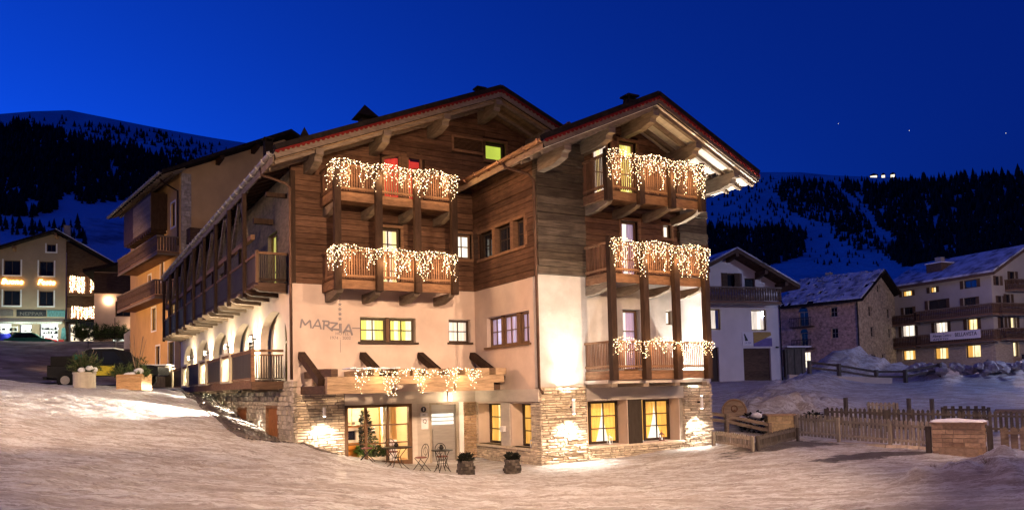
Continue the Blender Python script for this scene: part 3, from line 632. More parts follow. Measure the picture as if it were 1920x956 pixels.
q = one('name_plate', 'sign_white', H, (4.55, 4.84, -.086, -.072, 1.60, 1.73)); text('lettering', '300', 'sign_dark', q, (4.69, -.088, 1.635), .08, ext=.001)
q = one('quality_sign', 'sign_white', H, (4.58, 4.86, -.086, -.072, 1.14, 1.56)); text('lettering', 'Q', 'sign_dark', q, (4.72, -.088, 1.36), .2, ext=.001)
# lobby room behind the glass
m = MB(); m.box(1.3, 4.9, 3.6, 3.7, -.1, 2.4); m.box(1.2, 1.3, .33, 3.7, -.1, 2.4); m.box(4.9, 5.0, .33, 3.7, -.1, 2.4); m.box(1.2, 5.0, .33, 3.7, 2.4, 2.5); lw = m.build('lobby_wall', 'lobby_wall', H)
one('lobby_floor', 'pot_wood', H, (1.2, 5.0, .33, 3.7, -.16, -.06))
one('lobby_column', 'lobby_white', H, (3.72, 4.0, 1.5, 1.75, -.06, 2.4)); one('lobby_door', 'lobby_orange', H, (4.12, 4.5, 2.9, 3.0, -.06, 2.1))
m = MB(); m.box(3.2, 3.6, 3.5, 3.59, .9, 2.0); m.build('lobby_shelf', 'concrete_band', H)
lamp('lobby_light', 'POINT', (2.9, 1.9, 2.15), 190, (1, .80, .50), .2).parent = H
# logo ---------------------------------------------------------------------
lg = one('hotel_sign', 'logo', H, (1.625, 1.637, -.012, -.002, 5.66, 6.2), (1.625, 1.637, -.012, -.002, 3.92, 4.36), (2.06, 2.34, -.014, -.002, 4.75, 4.785), label='grey metal wall lettering under a column of four stars')
LET = {'M': [((0, 0), (.05, .30)), ((.05, .30), (.16, .10)), ((.16, .10), (.33, .27)), ((.33, .27), (.36, 0))], 'A': [((0, 0), (.20, .32)), ((.20, .32), (.30, -.02)), ((.07, .10), (.25, .08))],
       'R': [((.02, -.02), (.05, .28)), ((-.02, .28), (.22, .26)), ((.22, .26), (.20, .14)), ((.20, .14), (.05, .13)), ((.12, .13), (.34, -.06))], 'Z': [((.0, .25), (.26, .24)), ((.26, .24), (.02, .04)), ((.02, .04), (.34, .01))], 'I': [((.0, -.06), (.0, .26))], 'B': [((0, 0), (.2, .3)), ((.2, .3), (.32, -.08)), ((.06, .08), (.26, .06))]}
for x, z, ch, th in ((.25, 4.74, 'M', .05), (.66, 4.73, 'A', .045), (1.02, 4.72, 'R', .055), (1.28, 4.69, 'Z', .055), (1.64, 4.66, 'I', .09), (1.74, 4.60, 'B', .06)):
    m = MB()
    for k, (p, q) in enumerate(LET[ch]): m.bar((x+p[0], -.013-.0015*k, z+p[1]), (x+q[0], -.013-.0015*k, z+q[1]), th, .02, (0, 1, 0))
    m.build('letter', 'logo', lg)
text('letter', 'HOTEL', 'logo', lg, (1.70, -.006, 4.52), .155, ext=.004, off=-.001); text('letter', '1974 - 2002', 'logo', lg, (1.63, -.006, 4.37), .155, ext=.004, off=-.001)
for k, z in enumerate((5.08, 5.25, 5.42, 5.59)):
    m = MB(); pts = []
    for i in range(10):
        r_ = .085 if i % 2 == 0 else .034; a = math.pi/2+i*math.pi/5; pts.append((1.63+r_*math.cos(a), z+r_*math.sin(a)))
    m.prism(A, pts, -.016, -.002); m.build('star', 'logo', lg)
# canopy over the entrance ---------------------------------------------------
cn = one('canopy', 'beam_honey', H, (.26, 6.45, -2.95, -2.72, 2.76, 3.02), (.26, 6.45, -1.45, -1.25, 2.76, 3.0), label='honey coloured timber canopy above the lobby')
for (a, c) in ((.26, 2.35), (3.35, 4.55), (4.6, 6.05)): one('lower_beam', 'beam_honey', cn, (a, c, -2.93, -2.74, 2.49, 2.757))
one('side_beam', 'beam_dark_flat', cn, (.24, .47, -2.715, -.0, 2.50, 2.755)); one('side_beam', 'beam_dark_flat', cn, (6.2, 6.42, -2.715, -.0, 2.50, 2.755))  # dark wood paints in the unlit side faces of the canopy
for x, wd in ((.36, .22), (1.75, .16), (2.55, .40), (3.05, .18), (3.62, .34), (4.35, .3), (4.95, .18), (5.35, .5), (6.1, .42)):
    piece('joist', 'beam_dark_flat' if x < .5 else 'beam_honey', cn, x, x+wd, -3.0, -.02, 3.024, 3.25)  # left joist darkened in colour for the same unlit side
one('upper_beam', 'beam_dark_flat', cn, (.26, .98, -1.6, -1.4, 3.254, 3.30))
for x in (.15, 2.3, 4.49, 6.62):
    m = MB(); m.bar((x+.12, -.02, 3.82), (x+.12, -2.3, 2.86), .22, .24); m.build('strut', 'beam_dark', cn)
m = MB()
for k in range(30):
    a = .95+k*.055; m.box(a, a+.055, -3.02+.05*math.sin(k), -2.2, 3.252, 3.275+.02*math.sin(k*.7)+.015*R.random())
m.build('snow_cap', 'snow_clean', cn, kind='stuff')
# balconies of A ---------------------------------------------------------------
def balcony(F, u0, u1, wd, zf, rail, posts, wallw=0.0, mat='slat_brown', side='L', brk=True, slat_gap=.088, lower=None, posts_cut=()):
    d0 = F[1]; bm = MB(); bm.b(F, u0, u1, zf-.10, zf, -wd+.02, -wallw); fl = bm.build('balcony', 'beam_brown', H)
    bm = MB(); bm.b(F, u0, u1, zf-.30, zf-.104, -wd, -wd+.10); bm.b(F, u0, u0+.09, zf-.30, zf-.104, -wd+.102, -wallw); bm.build('edge_beam', 'beam_brown', fl)
    for x in posts:
        xx = min(max(x, u0+.2), u1-.12)
        if brk:
            m_ = MB()
            if F[0] == 'y': m_.prism(('x', xx-.1), [(d0, zf-.62), (d0-wd*.45, zf-.60), (d0-wd*.95, zf-.44), (d0-wd-.04, zf-.31), (d0, zf-.31)], 0, .2)
            m_.build('bracket', 'beam_grey', fl)
    hr = MB(); hr.b(F, u0-.02, u1+.02, zf+rail-.07, zf+rail, -wd-.06, -wd+.07); hr.b(F, u0-.02, u0+.10, zf+rail-.07, zf+rail, -wd+.072, -wallw); hr.build('handrail', 'beam_brown', fl)
    br = MB(); br.b(F, u0, u1, zf+.10, zf+.17, -wd-.02, -wd+.04); br.b(F, u0, u0+.06, zf+.10, zf+.17, -wd+.042, -wallw); br.build('bottom_rail', 'beam_brown', fl)
    sl = MB(); x = u0+.05
    while x < u1-.03:
        sl.b(F, x, x+.044, zf+.05, zf+rail-.072, -wd-.012, -wd+.008); x += slat_gap
    y = .1
    while y < wd-wallw-.05:
        sl.b(F, u0+.02, u0+.04, zf+.05, zf+rail-.072, -wd+y, -wd+y+.048); y += slat_gap
    sl.build('railing_slats', mat, fl, kind='stuff')
    return fl
balcony(A, 1.0, 5.40, 1.40, 6.26, 1.02, (1.08, 2.52, 3.93, 5.34)); balcony(A, .95, 5.42, 1.40, 9.20, .94, (1.08, 2.52, 3.93, 5.34))
for x, zt in ((1.08, 10.15), (2.52, 10.22), (3.93, 10.22), (5.34, 10.12)):
    piece('post', 'beam_dark', H, x-.11, x+.11, -1.62, -1.42, 5.9, zt)
# balconies of C
balcony(C, 8.72, 12.98, 1.40, 9.02, 1.2, (8.9, 10.14, 11.5, 12.86)); balcony(C, 8.72, 12.98, 1.40, 6.26, 1.02, (8.9, 10.14, 11.5, 12.86), wallw=.16)
bl3 = balcony(C, 8.72, 12.98, 1.40, 3.04, .98, (8.9,), brk=False)
m = MB(); m.b(C, 8.66, 13.04, 2.62, 2.735, -1.30, -.0); m.build('balcony_slab', 'concrete_band', H)
for x in (8.82, 10.16, 11.52, 12.78): piece('bracket', 'beam_grey', bl3, x-.12, x+.12, -6.02, -4.62, 2.50, 2.618)
for x in (8.77, 10.14, 11.52, 12.91):
    piece('post', 'beam_dark', H, x-.11, x+.11, -6.20, -5.99, 2.72, 7.42); piece('post', 'beam_dark', H, x-.12, x+.10, -6.18, -5.99, 8.62, 10.35)
# roofs ---------------------------------------------------------------------------
def roof(name, ridge, zr, pitch, xl, xr, y0, y1, th, soff, label, trim=True):
    zl = zr-pitch*(ridge-xl); zq = zr-pitch*(xr-ridge)
    m = MB(); m.prism(('y', 0), [(xl, zl), (xl, zl-th), (ridge, zr-th), (ridge, zr)], y0, y1); m.prism(('y', 0), [(ridge, zr), (ridge, zr-th), (xr, zq-th), (xr, zq)], y0, y1)
    o = m.build(name, 'roof_tile', H, label=label)
    # ribs of the metal covering along the verge
    m = MB()
    for x0_, x1_, z0_, z1_ in ((xl, ridge, zl, zr), (ridge, xr, zr, zq)):
        m.bar((x0_, y0+.04, z0_+.07), (x1_, y0+.04, z1_+.07), .26, .16)
    m.build('verge_cap', 'roof_tile', o)
    m = MB(); z = th*.5
    for x0_, x1_, z0_, z1_ in ((xl, ridge, zl, zr), (ridge, xr, zr, zq)):
        m.bar((x0_, y0-.025, z0_-th*.62), (x1_, y0-.025, z1_-th*.62), .05, th*.62)
    m.build('verge_board', 'beam_grey', o)
    m = MB(); m2 = MB()
    for x0_, x1_, z0_, z1_ in ((xl, ridge, zl, zr), (ridge, xr, zr, zq)):
        m.bar((x0_, y0-.075, z0_-.06), (x1_, y0-.075, z1_-.06), .05, .055)
        n = int(abs(x1_-x0_)/.16)
        for k in range(n):
            f = (k+.5)/n; x = x0_+(x1_-x0_)*f; zc = z0_+(z1_-z0_)*f-.10
            m2.prism(('y', y0-.095), [(x-.06, zc+.02), (x-.05, zc-.02), (x, zc-.045), (x+.05, zc-.02), (x+.06, zc+.02)], 0, .035)
    m.build('red_trim', 'trim_red', o); m2.build('scalloped_trim', 'trim_red', o, kind='stuff')
    m = MB(); w_ = .16
    for sgn, x0_, x1_ in ((-1, xl+.05, ridge), (1, ridge, xr-.05)):
        y = y0+.05
        while y < min(y1, y0+3.2):
            za = zr-pitch*abs(x0_-ridge)-th-.02; zb = zr-pitch*abs(x1_-ridge)-th-.02
            m.hexa([(x0_, y, za), (x1_, y, zb), (x1_, y+w_-.01, zb), (x0_, y+w_-.01, za), (x0_, y, za+.018), (x1_, y, zb+.018), (x1_, y+w_-.01, zb+.018), (x0_, y+w_-.01, za+.018)]); y += w_
    m.build('soffit_boards', soff, o, kind='stuff')
    return o
rA = roof('roof', 7.35, 13.65, .41, -.95, 10.3, -1.6, 27.6, .30, 'soffit_brown', 'long dark gable roof with scalloped red trim')
rC = roof('roof', 10.7, 12.32, .46, 6.05, 15.4, -6.45, 3.2, .28, 'soffit_white', 'right gable roof with pale boarded underside')
def purlin(r, x, zt, yw, yf, w=.26, h=.5):
    m = MB(); m.prism(('x', x-w/2), [(yw, zt), (yf, zt), (yf, zt-.20), (yf+.16, zt-.24), (yf+.20, zt-.38), (yf+.42, zt-.43), (yf+.75, zt-h), (yw, zt-h)], 0, w); m.build('purlin', 'beam_grey', r)
for x in (.52, 2.88, 5.16, 7.3, 9.45): purlin(rA, x, 13.65-.41*abs(x-7.35)-.30-.05, .0, -1.55)
for x in (7.02, 8.80, 10.7, 12.6, 14.4): purlin(rC, x, 12.32-.46*abs(x-10.7)-.28-.16, -4.5, -6.35)
for y in (-1.35, -.55):
    for a, c in ((-.9, 7.3), (7.4, 10.2)):
        f = lambda x: 13.65-.41*abs(x-7.35)-.30-.075
        m = MB(); m.bar((a, y, f(a)), (c, y, f(c)), .12, .10); m.build('rafter', 'beam_grey', rA)
for y in (-6.25, -5.62, -5.0):
    for a, c in ((6.1, 10.62), (10.78, 15.33)):
        f = lambda x: 12.32-.46*abs(x-10.7)-.28-.09
        m = MB(); m.bar((a, y, f(a)), (c, y, f(c)), .13, .13); m.build('rafter', 'beam_grey', rC)
m = MB(); m.bar((15.42, -6.45, 10.02), (15.42, 3, 10.02), .04, .26); m.build('fascia', 'beam_grey', rC)
# rafter tails and gutters
f = lambda x: 13.65-.41*abs(x-7.35)-.30-.07
for k in range(38):
    y = .45+k*.72; m = MB(); m.bar((-.93, y, f(-.93)), (.0, y, f(0)), .11, .12); m.build('rafter', 'beam_dark', rA)
def gutter(r, x, z, y0, y1, mat, n):
    g = MB(); prof = [(x+.105*math.cos(t), z+.105*math.sin(t)) for t in [math.pi+math.pi*k/8 for k in range(9)]]
    prof += [(x+.09*math.cos(t), z+.09*math.sin(t)) for t in [2*math.pi-math.pi*k/8 for k in range(9)]]
    g.prism(('y', 0), prof, y0, y1); go = g.build('gutter', mat, r, smooth=False)
    for k in range(n):
        y = y0+.15+(y1-y0-.3)*k/(n-1); q = MB(); q.tube([(x+.12*math.cos(t), y, z+.12*math.sin(t)) for t in [math.pi*.95+math.pi*1.1*j/8 for j in range(9)]], .026, 4); q.build('gutter_bracket', mat, go)
    return go
gutter(rA, -1.03, 10.17, -1.62, 27.6, 'zinc', 34); gutter(rC, 5.97, 10.16, -6.5, -.35, 'copper', 8); gutter(rA, 10.05, 12.62, -2.3, 3, 'copper', 6); gutter(rC, 15.5, 10.12, -6.4, 3, 'zinc', 6)
m = MB(); m.bar((-.98, -1.55, 9.95), (-.98, 27.5, 9.95), .05, .22); m.build('fascia', 'beam_grey', rA)
m = MB(); m.bar((6.07, -6.4, 9.98), (6.07, -.4, 9.98), .05, .20); m.build('fascia', 'beam_honey', rC)
m = MB(); m.tube([(-1.03, .1, 10.12), (-1.0, .05, 9.85), (-.22, -.08, 9.62), (-.09, -.10, 9.45), (-.09, -.10, 6.2), (-.09, -.12, 3.0)], .05, 8); m.build('downpipe', 'pipe_dark', H, smooth=True)
m = MB(); m.tube([(5.97, -4.0, 10.1), (6.0, -4.1, 9.9), (6.6, -4.62, 9.6), (6.74, -4.72, 9.4), (6.74, -4.74, 6.2), (6.74, -4.74, 2.55), (6.78, -4.9, 2.35)], .05, 8); m.build('downpipe', 'pipe_dark', H, smooth=True)
# chimneys
def chimney(x, y, z0, z1, w, cap, kind):
    o = one('chimney', 'roof_tile', H, (x-w/2, x+w/2, y-w/2, y+w/2, z0, z1))
    m = MB()
    if kind == 'tent':
        c = cap/2; P = [(x-c, y-c, z1+.06), (x+c, y-c, z1+.06), (x+c, y+c, z1+.06), (x-c, y+c, z1+.06)]; t = (x, y, z1+.62)
        for i in range(4): m.quad(P[i], P[(i+1) % 4], t)
        m.quad(*P); m.build('cap', 'roof_tile', o)
    else:
        m.box(x-cap/2, x+cap/2, y-cap/2, y+cap/2, z1+.10, z1+.16)
        for i in (-1, 1):
            for j in (-1, 1): m.box(x+i*w*.4-.03, x+i*w*.4+.03, y+j*w*.4-.03, y+j*w*.4+.03, z1, z1+.10)
        m.build('cap', 'roof_tile', o)
chimney(3.6, 2.7, 12.0, 13.25, .42, .85, 'tent'); chimney(.77, 6.7, 10.9, 13.1, .34, .42, 'slab'); chimney(1.0, 2.0, 11.0, 11.75, .3, .45, 'tent'); chimney(7.05, -.5, 13.4, 13.86, .3, .4, 'slab'); chimney(10.75, -4.9, 12.1, 12.68, .34, .5, 'slab')
# E: the long wing up the slope -----------------------------------------------------------
zE = lambda y: np.interp(y, [-2, 0, 2, 4, 9, 15.5, 21, 28], [.55, .8, 1.06, 1.2, 1.6, 2.55, 2.95, 3.0])
dE = [(1.98, 3.88, 1.0, 2.12), (7.3, 9.29, 1.5, 2.02)]
m = MB(); m.wall(EW, .33, 27.4, -.5, 2.92, dE, .0, .3); gE = m.build('stone_base', 'mortar', H)
stones(gE, EW, -.05, 16, .5, 2.93, dE, 'stone_grey', (.10, .22), (.14, .42), (.02, .07), zb=zE)
stones(gE, A, -.06, .12, .3, 2.95, [], 'stone_grey', (.10, .2), (.10, .2), (.10, .15))
for q in dE:
    fr = MB(); fr.b(EW, q[0], q[0]+.1, q[2]-.1, q[3], -.04, .1); fr.b(EW, q[1]-.1, q[1], q[2]-.1, q[3], -.04, .1); fr.b(EW, q[0]+.1, q[1]-.1, q[3]-.1, q[3], -.04, .1); o = fr.build('service_door', 'beam_brown', H)
    one('leaf', 'rust', o, (.05, .09, q[0]+.1, q[1]-.1, q[2]-.1, q[3]-.1))
arches = [(.78, 4.94), (5.93, 10.31), (11.2, 15.6), (16.5, 20.9), (21.8, 26.0)]
m = MB(); y = .33
for a, c in arches:
    m.b(EW, y, a, 2.95, 6.25, .0, .3); mid = (a+c)/2; hw = (c-a)/2; zs, za = 4.45, 5.56
    pl = [(a, 6.25), (c, 6.25), (c, zs)]+[(mid+hw*math.cos(t), zs+(za-zs)*math.sin(t)) for t in [math.pi*k/18 for k in range(1, 18)]]+[(a, zs)]
    m.prism(EW, pl, 0, .3)
    m.b(EW, a, c, 2.95, 6.2, .42, .46); y = c
m.b(EW, y, 27.4, 2.95, 6.25, .0, .3); m.build('side_wall', 'plaster_cream', H, label='cream plaster side wall with five arched niches')
for (a, c), (d0, d1, z0, z1, g) in zip(arches, ((.95, 2.35, 3.0, 5.15, 'glow_lime'), (7.2, 8.6, 3.8, 5.1, None), (12.2, 13.4, 3.0, 5.1, None), (17.6, 18.8, 3.0, 5.1, None), (22.8, 24, 3.0, 5.1, None))):
    window(H, EW, d0, d1, z0, z1, .32, 2, 3, 'frame_brown', g, 'curtain_lime' if g else None, [(0, .45, 0), (.55, 1, 0)], dep=.09)
hE = [(2.06, 3.5, 6.3, 8.45), (7.5, 8.6, 6.3, 8.4), (12.5, 13.6, 6.3, 8.4), (17.5, 18.6, 6.3, 8.4)]
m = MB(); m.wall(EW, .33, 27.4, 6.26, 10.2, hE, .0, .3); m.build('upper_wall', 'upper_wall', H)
for k, q in enumerate(hE):
    window(H, EW, q[0], q[1], q[2], q[3], .12, 2, 3, 'frame_brown', 'glow_lime' if k == 0 else None, 'curtain_lime' if k == 0 else None, [(.3, 1, 0)], name='balcony_door', dep=.3)
one('end_wall', 'plaster_cream', H, (.3, 7, 27.1, 27.4, 0, 10))
# upper gallery
ga = one('gallery', 'beam_dark_flat', H, (-1.0, 0, .6, 27.4, 6.22, 6.32)); 
m = MB(); m.box(-1.02, -.90, .665, 27.4, 7.28, 7.36); m.box(-1.04, 0, .56, .66, 7.28, 7.36); m.build('handrail', 'beam_brown', ga)
m = MB(); m.box(-.99, -.945, .67, 27.4, 6.36, 6.44); m.box(-1.02, 0, .58, .63, 6.38, 6.46); m.build('bottom_rail', 'beam_dark', ga)
m = MB(); y = .7
while y < 27.3: m.box(-.98, -.96, y, y+.08, 6.34, 7.28); y += .10
x = -.98
while x < -.03: m.box(x, x+.045, .60, .62, 6.34, 7.28); x += .072
m.build('railing_slats', 'panel_brown', ga, kind='stuff')
PY_ = [2.7, 5.6, 8.55, 11.6, 14.7, 17.8, 20.9, 24.0, 27.1]
for i, y in enumerate(PY_): piece('post', 'beam_dark', ga, -1.10, -.955, y-.07, y+.07, 6.0, 9.80)
piece('corner_post', 'frame_brown', ga, -1.09, -.99, .56, .66, 6.3, 7.4)
one('truss_beam', 'beam_brown', ga, (-.94, -.80, 2.0, 27.2, 8.02, 8.2))
for i, y in enumerate(PY_[:-1]):
    e = PY_[i+1]; mid = (y+e)/2
    m = MB(); m.bar((-.90, e-.1, 8.2), (-.90, mid, 9.75), .12, .14); m.build('brace', 'beam_grey', ga)
    m = MB(); m.bar((-.88, y+.1, 8.2), (-.88, mid-.1, 9.75), .07, .09); m.build('brace', 'beam_grey', ga)
    piece('hanger', 'beam_dark', ga, -.95, -.83, mid-.06, mid+.06, 7.37, 8.0)
for k in range(20):
    y = .72+k*1.36; lit = 'beam_dark_flat' if k < 2 else 'beam_grey'  # first two darker: their shade is put into the wood colour
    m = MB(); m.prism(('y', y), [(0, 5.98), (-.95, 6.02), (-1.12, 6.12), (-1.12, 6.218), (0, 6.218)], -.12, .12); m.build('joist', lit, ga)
one('tie_beam', 'beam_dark', ga, (-.7, 0, 2.65, 2.8, 8.75, 8.95)); one('tie_beam', 'beam_dark', ga, (-.7, 0, .66, .8, 9.3, 9.45))
# lower terrace
m = MB(); m.box(-1.02, -.94, 1.4, 27.4, 2.93, 3.05)
te = m.build('terrace', 'beam_brown', H); m = MB()
for k in range(9): m.box(-.90+k*.10, -.85+k*.10, 1.4, 27.4, 3.0, 3.04)
m.build('floor_boards', 'grate', te, kind='stuff')
one('edge_beam', 'beam_brown', te, (-1.10, -1.022, 1.34, 27.4, 2.74, 2.98)); one('edge_beam', 'beam_dark_flat', te, (-1.10, 0, 1.26, 1.338, 2.70, 2.98))
one('handrail', 'beam_brown', te, (-1.09, -.98, 1.38, 27.4, 4.0, 4.08), (-1.09, 0, 1.28, 1.376, 4.0, 4.08), (-1.05, 0, 1.30, 1.35, 3.86, 3.91))
m = MB(); x = -.94
while x < -.05: m.box(x, x+.045, 1.31, 1.34, 3.1, 3.86); x += .085
m.box(-.98, 0, 1.30, 1.35, 3.06, 3.1)
m.build('railing_slats', 'panel_brown', te, kind='stuff')
piece('corner_post', 'beam_brown', te, -1.10, -.98, 1.27, 1.39, 2.98, 4.1)
yb = 1.45
for k in range(5):
    b0, b1 = [(1.45, 4.9), (7.0, 10.5), (12.6, 16.2), (18.4, 22.2), (24.5, 27.3)][k]
    one('panel', 'panel_brown', te, (-1.05, -1.01, b0, b1, 3.12, 3.96)); one('panel_frame', 'beam_brown', te, (-1.07, -1.0, b0, b1, 3.96, 3.998), (-1.07, -1.0, b0, b1, 3.06, 3.118))
    if k < 4:
        s0 = b1+.02; s1 = [7.0, 12.6, 18.4, 24.5][k]-.02
        m = MB(); m.box(-1.14, -.96, s0, s0+.16, 3.0, 4.16); m.box(-1.14, -.96, s1-.16, s1, 3.0, 4.16); m.box(-1.14, -.96, s0+.16, s1-.16, 4.08, 4.16); m.box(-1.14, -.96, s0+.16, s1-.16, 3.0, 3.08)
        pf = m.build('screen', 'slat_cream', te)
        m = MB(); y = s0+.2
        while y < s1-.2: m.box(-1.07, -1.03, y, y+.06, 3.081, 4.079); y += .155
        m.build('screen_slats', 'slat_cream', pf, kind='stuff')
for k in range(14):
    y = 1.9+k*1.9; m = MB(); m.prism(('y', y), [(0, 2.62), (-.85, 2.66), (-1.08, 2.8), (-1.08, 2.925), (0, 2.925)], -.14, .14); m.build('joist', 'beam_grey', te)
# wall lamps of the wing: real downlights
def wall_lamp(name, loc, n, up_w, dn_w, col=WHITE, h=.22, size=95, r=.055, usize=70, lean=.12):
    x, y, z = loc; o = MB()
    o.tube([(x, y, z-h/2), (x, y, z+h/2)], r, 12); fx = o.build(name, 'white_paint', H, smooth=False)
    nx, ny = n
    q = MB(); q.box(min(x, x-nx*.2)-.015, max(x, x-nx*.2)+.015, min(y, y-ny*.2)-.015, max(y, y-ny*.2)+.015, z-.03, z+.03); q.build('arm', 'iron', fx)
    for sgn, pw in ((1, up_w), (-1, dn_w)):
        if pw:
            q = MB(); q.tube([(x, y, z+sgn*(h/2+.002)), (x, y, z+sgn*(h/2+.008))], r*.8, 12); q.build('lens', 'lamp_white', fx)
            s0 = Vector((x, y, z+sgn*(h/2+.03))); lamp('wall_light', 'SPOT', s0, pw, col, .03, s0+Vector((nx*lean, ny*lean, sgn)), size if sgn < 0 else usize, .7).parent = fx
for y in (5.34, 10.68, 16.22, 22.0): (wall_lamp('wall_lamp', (-.26, y, 4.72), (-1, 0), 200, 500, col=(1, .84, .60), h=.18, size=140, lean=.42), lamp('wall_glow', 'POINT', (-.42, y, 4.55), 170, (1, .80, .52), .08))
wall_lamp('wall_lamp', (7.90, -5.0, 1.88), (0, -1), 95, 250, h=.46, size=120, usize=125, lean=-.05); wall_lamp('wall_lamp', (13.58, -5.0, 1.88), (0, -1), 1300, 240, h=.46, size=120, usize=120, lean=.10)
wall_lamp('wall_lamp', (.92, -.42, 1.90), (0, -1), 0, 170, h=.3, size=120, lean=.0)
lamp('wall_light', 'SPOT', (7.90, -5.0, 2.16), 620, WHITE, .04, (7.90, -4.75, 8), 62, 1.0).parent = H      # the narrow beam of the same up-light
lamp('wall_light', 'SPOT', (13.58, -5.0, 2.16), 2500, WHITE, .04, (14.75, -5.6, 10), 44, .8).parent = H
lamp('door_light', 'POINT', (5.73, -.55, 2.26), 22, (1, .74, .48), .1).parent = H
for y in (4.9, 9.5, 14.2, 18.8):  # guessed fixtures added under the terrace to throw light bands on the snow
    m = MB(); m.tube([(-.78, y, 2.70), (-.78, y, 2.60)], .07, 10); fx = m.build('added_floodlight', 'iron', te); s0 = Vector((-.84, y, 2.56)); lamp('added_floodlight', 'SPOT', s0, 2200 if y == 9.5 else 5200, WHITE, .03, s0+Vector((-1.0, -.25, -.30)), 58, .35).parent = fx
    s0 = Vector((-.62, y, 2.5)); lamp('added_floodlight', 'SPOT', s0, 350, WHITE, .03, s0+Vector((-.1, -.1, -1)), 85, .4).parent = fx
# ---------------------------------------------------------------- icicle lights
GI = 'icicle light curtains on the hotel'
icicles('icicle_lights', 'icicle light curtain along the lower of the two left hotel balconies', (1.0, -1.66, 7.32), (5.42, -1.66, 7.32), drop_a, .98, GI, seed=3, power=22, nl=4)
icicles('icicle_lights', 'icicle light curtain along the top left balcony under the red gable windows', (.95, -1.66, 10.18), (5.45, -1.66, 10.18), drop_a, .9, GI, seed=8, power=22, nl=4)
icicles('icicle_lights', 'icicle light curtain along the top balcony of the right gable', (8.68, -6.24, 10.26), (13.05, -6.24, 10.26), drop_a, 1.15, GI, seed=12, power=22, nl=4)
icicles('icicle_lights', 'icicle light curtain along the middle balcony of the right gable', (8.68, -6.24, 7.32), (13.05, -6.24, 7.32), drop_a, 1.1, GI, seed=21, power=22, nl=4)
icicles('icicle_lights', 'short icicle light curtain along the lowest balcony of the right gable', (8.68, -6.24, 4.06), (13.05, -6.24, 4.06), drop_a, .5, GI, seed=33, power=15, nl=4, sag=.08)
icicles('icicle_lights', 'icicle light clusters hanging over the front beam of the entrance canopy', (1.15, -3.02, 3.2), (5.5, -3.02, 3.2), lambda f, r: r.choice((.15, .35, .6, .9, 1.2))*min(1, max(.2, .6+.6*math.sin(f*27+.8))), .62, GI, seed=44, power=6, nl=3)
for lb, y in (('short icicle light string at the left end of the lower left balcony', 7.32), ('short icicle light string at the left end of the top left balcony', 10.18)):
    icicles('icicle_lights', lb, (.98, -1.60, y), (.98, -.75, y), drop_a, .8, GI, seed=int(y*9), power=6, nl=1)
# ---------------------------------------------------------------- ground
CTRL = np.array([(2.3, -3, -.05), (3.5, -1.2, -.08), (4, -.5, -.1), (6, -.5, -.1), (6, -3, -.06), (4, -7.5, 0), (7, -5.2, .0), (9, -12, 0), (13, -15, .05), (10.5, -5.2, .08), (14.4, -5.2, .18), (17.8, -6.4, .28), (22, -8.4, .15), (16.7, -12.8, .12),
    (0, .1, .76), (0, 2, .92), (0, 3.9, 1.07), (0, 8.3, 1.45), (0, 12.4, 2.0), (0, 15.5, 2.45), (-1.9, .1, 1.27), (-1.9, 3.9, 1.8), (-1.9, 8.3, 2.3), (-1.9, 12.4, 2.72), (0, 21, 2.9), (0, 28, 3.0), (-4.1, 9, 2.86), (-5.9, 10, 2.97), (-8.7, 9.4, 3.28), (-7, 10.7, 3.1), (-12, 9, 3.5), (-2.5, 15.5, 2.9), (-1.5, 18, 2.95),
    (0, -2.0, .86), (1.0, -1.3, .56), (0, -5, .72), (1.4, -3.8, .30), (-3, -8.6, .75), (-7, -5, 1.35), (1.3, -12, .12), (-2, -14, .42), (-7.6, -12.6, .95), (-7, -18, .92), (-12, 0, 2.5), (-8, 3, 2.45), (-4, 2, 1.8), (-12, -12, 1.4), (2, -20, .1), (-7, -27, .95), (12, -24, 0), (24, -20, .1),
    (-6, 14.5, 3.15), (-4, 20, 3.1), (-10, 16, 3.35), (-6, 28, 3.7), (-3, 38, 4.5), (-9, 40, 5.5), (-8, 48, 6.6), (-2, 50, 7.3), (-6, 58, 7.9), (0, 53, 7.65), (-6, 65, 8.1), (-20, 60, 8.3), (-30, 20, 4.6), (-25, -10, 2.4), (3, 62, 8),
    (17.5, -4.2, .55), (13.6, -7.4, .42), (15.5, -6.6, .45), (17.7, -2.4, 1.0), (15, -2, .9), (20, 0, 1.25), (24, 2, 1.7), (31, 8, 2.45), (37, 10, 2.66), (45, 8, 2.85), (30, 4.5, 2.4), (36, 0, 2.3), (40, -2, 2.0), (62, 23, 3.6), (70, 14, 3.3), (74, 8, 3.2), (30, -5, .75), (36, -8, .8), (50, -10, 1.7), (26, -10, .25), (60, 0, 2.6), (80, -10, 3.3), (32, 14, 2.7), (22, 12, 2.0), (90, 30, 5), (60, -40, 1), (40, 40, 4.5), (10, 60, 7), (0, 110, 13), (-40, 110, 16), (-90, 60, 14), (110, 10, 6), (120, 70, 12), (60, 110, 13), (130, -60, 4), (0, -60, 0), (-60, -30, 2), (60, -80, 0)])
CX, CY, CZ = CTRL.T
_d = np.sqrt((CX[:, None]-CX)**2+(CY[:, None]-CY)**2)
_A = np.block([[-_d+np.eye(len(CX))*.35*-1, np.ones((len(CX), 1))], [np.ones((1, len(CX))), np.zeros((1, 1))]])
_w = np.linalg.solve(_A, np.append(CZ, 0))
def base_z(x, y):
    x = np.asarray(x, float); y = np.asarray(y, float)
    d = np.sqrt((x[..., None]-CX)**2+(y[..., None]-CY)**2)
    return -(d*_w[:-1]).sum(-1)+_w[-1]
_rs = np.random.RandomState(5)
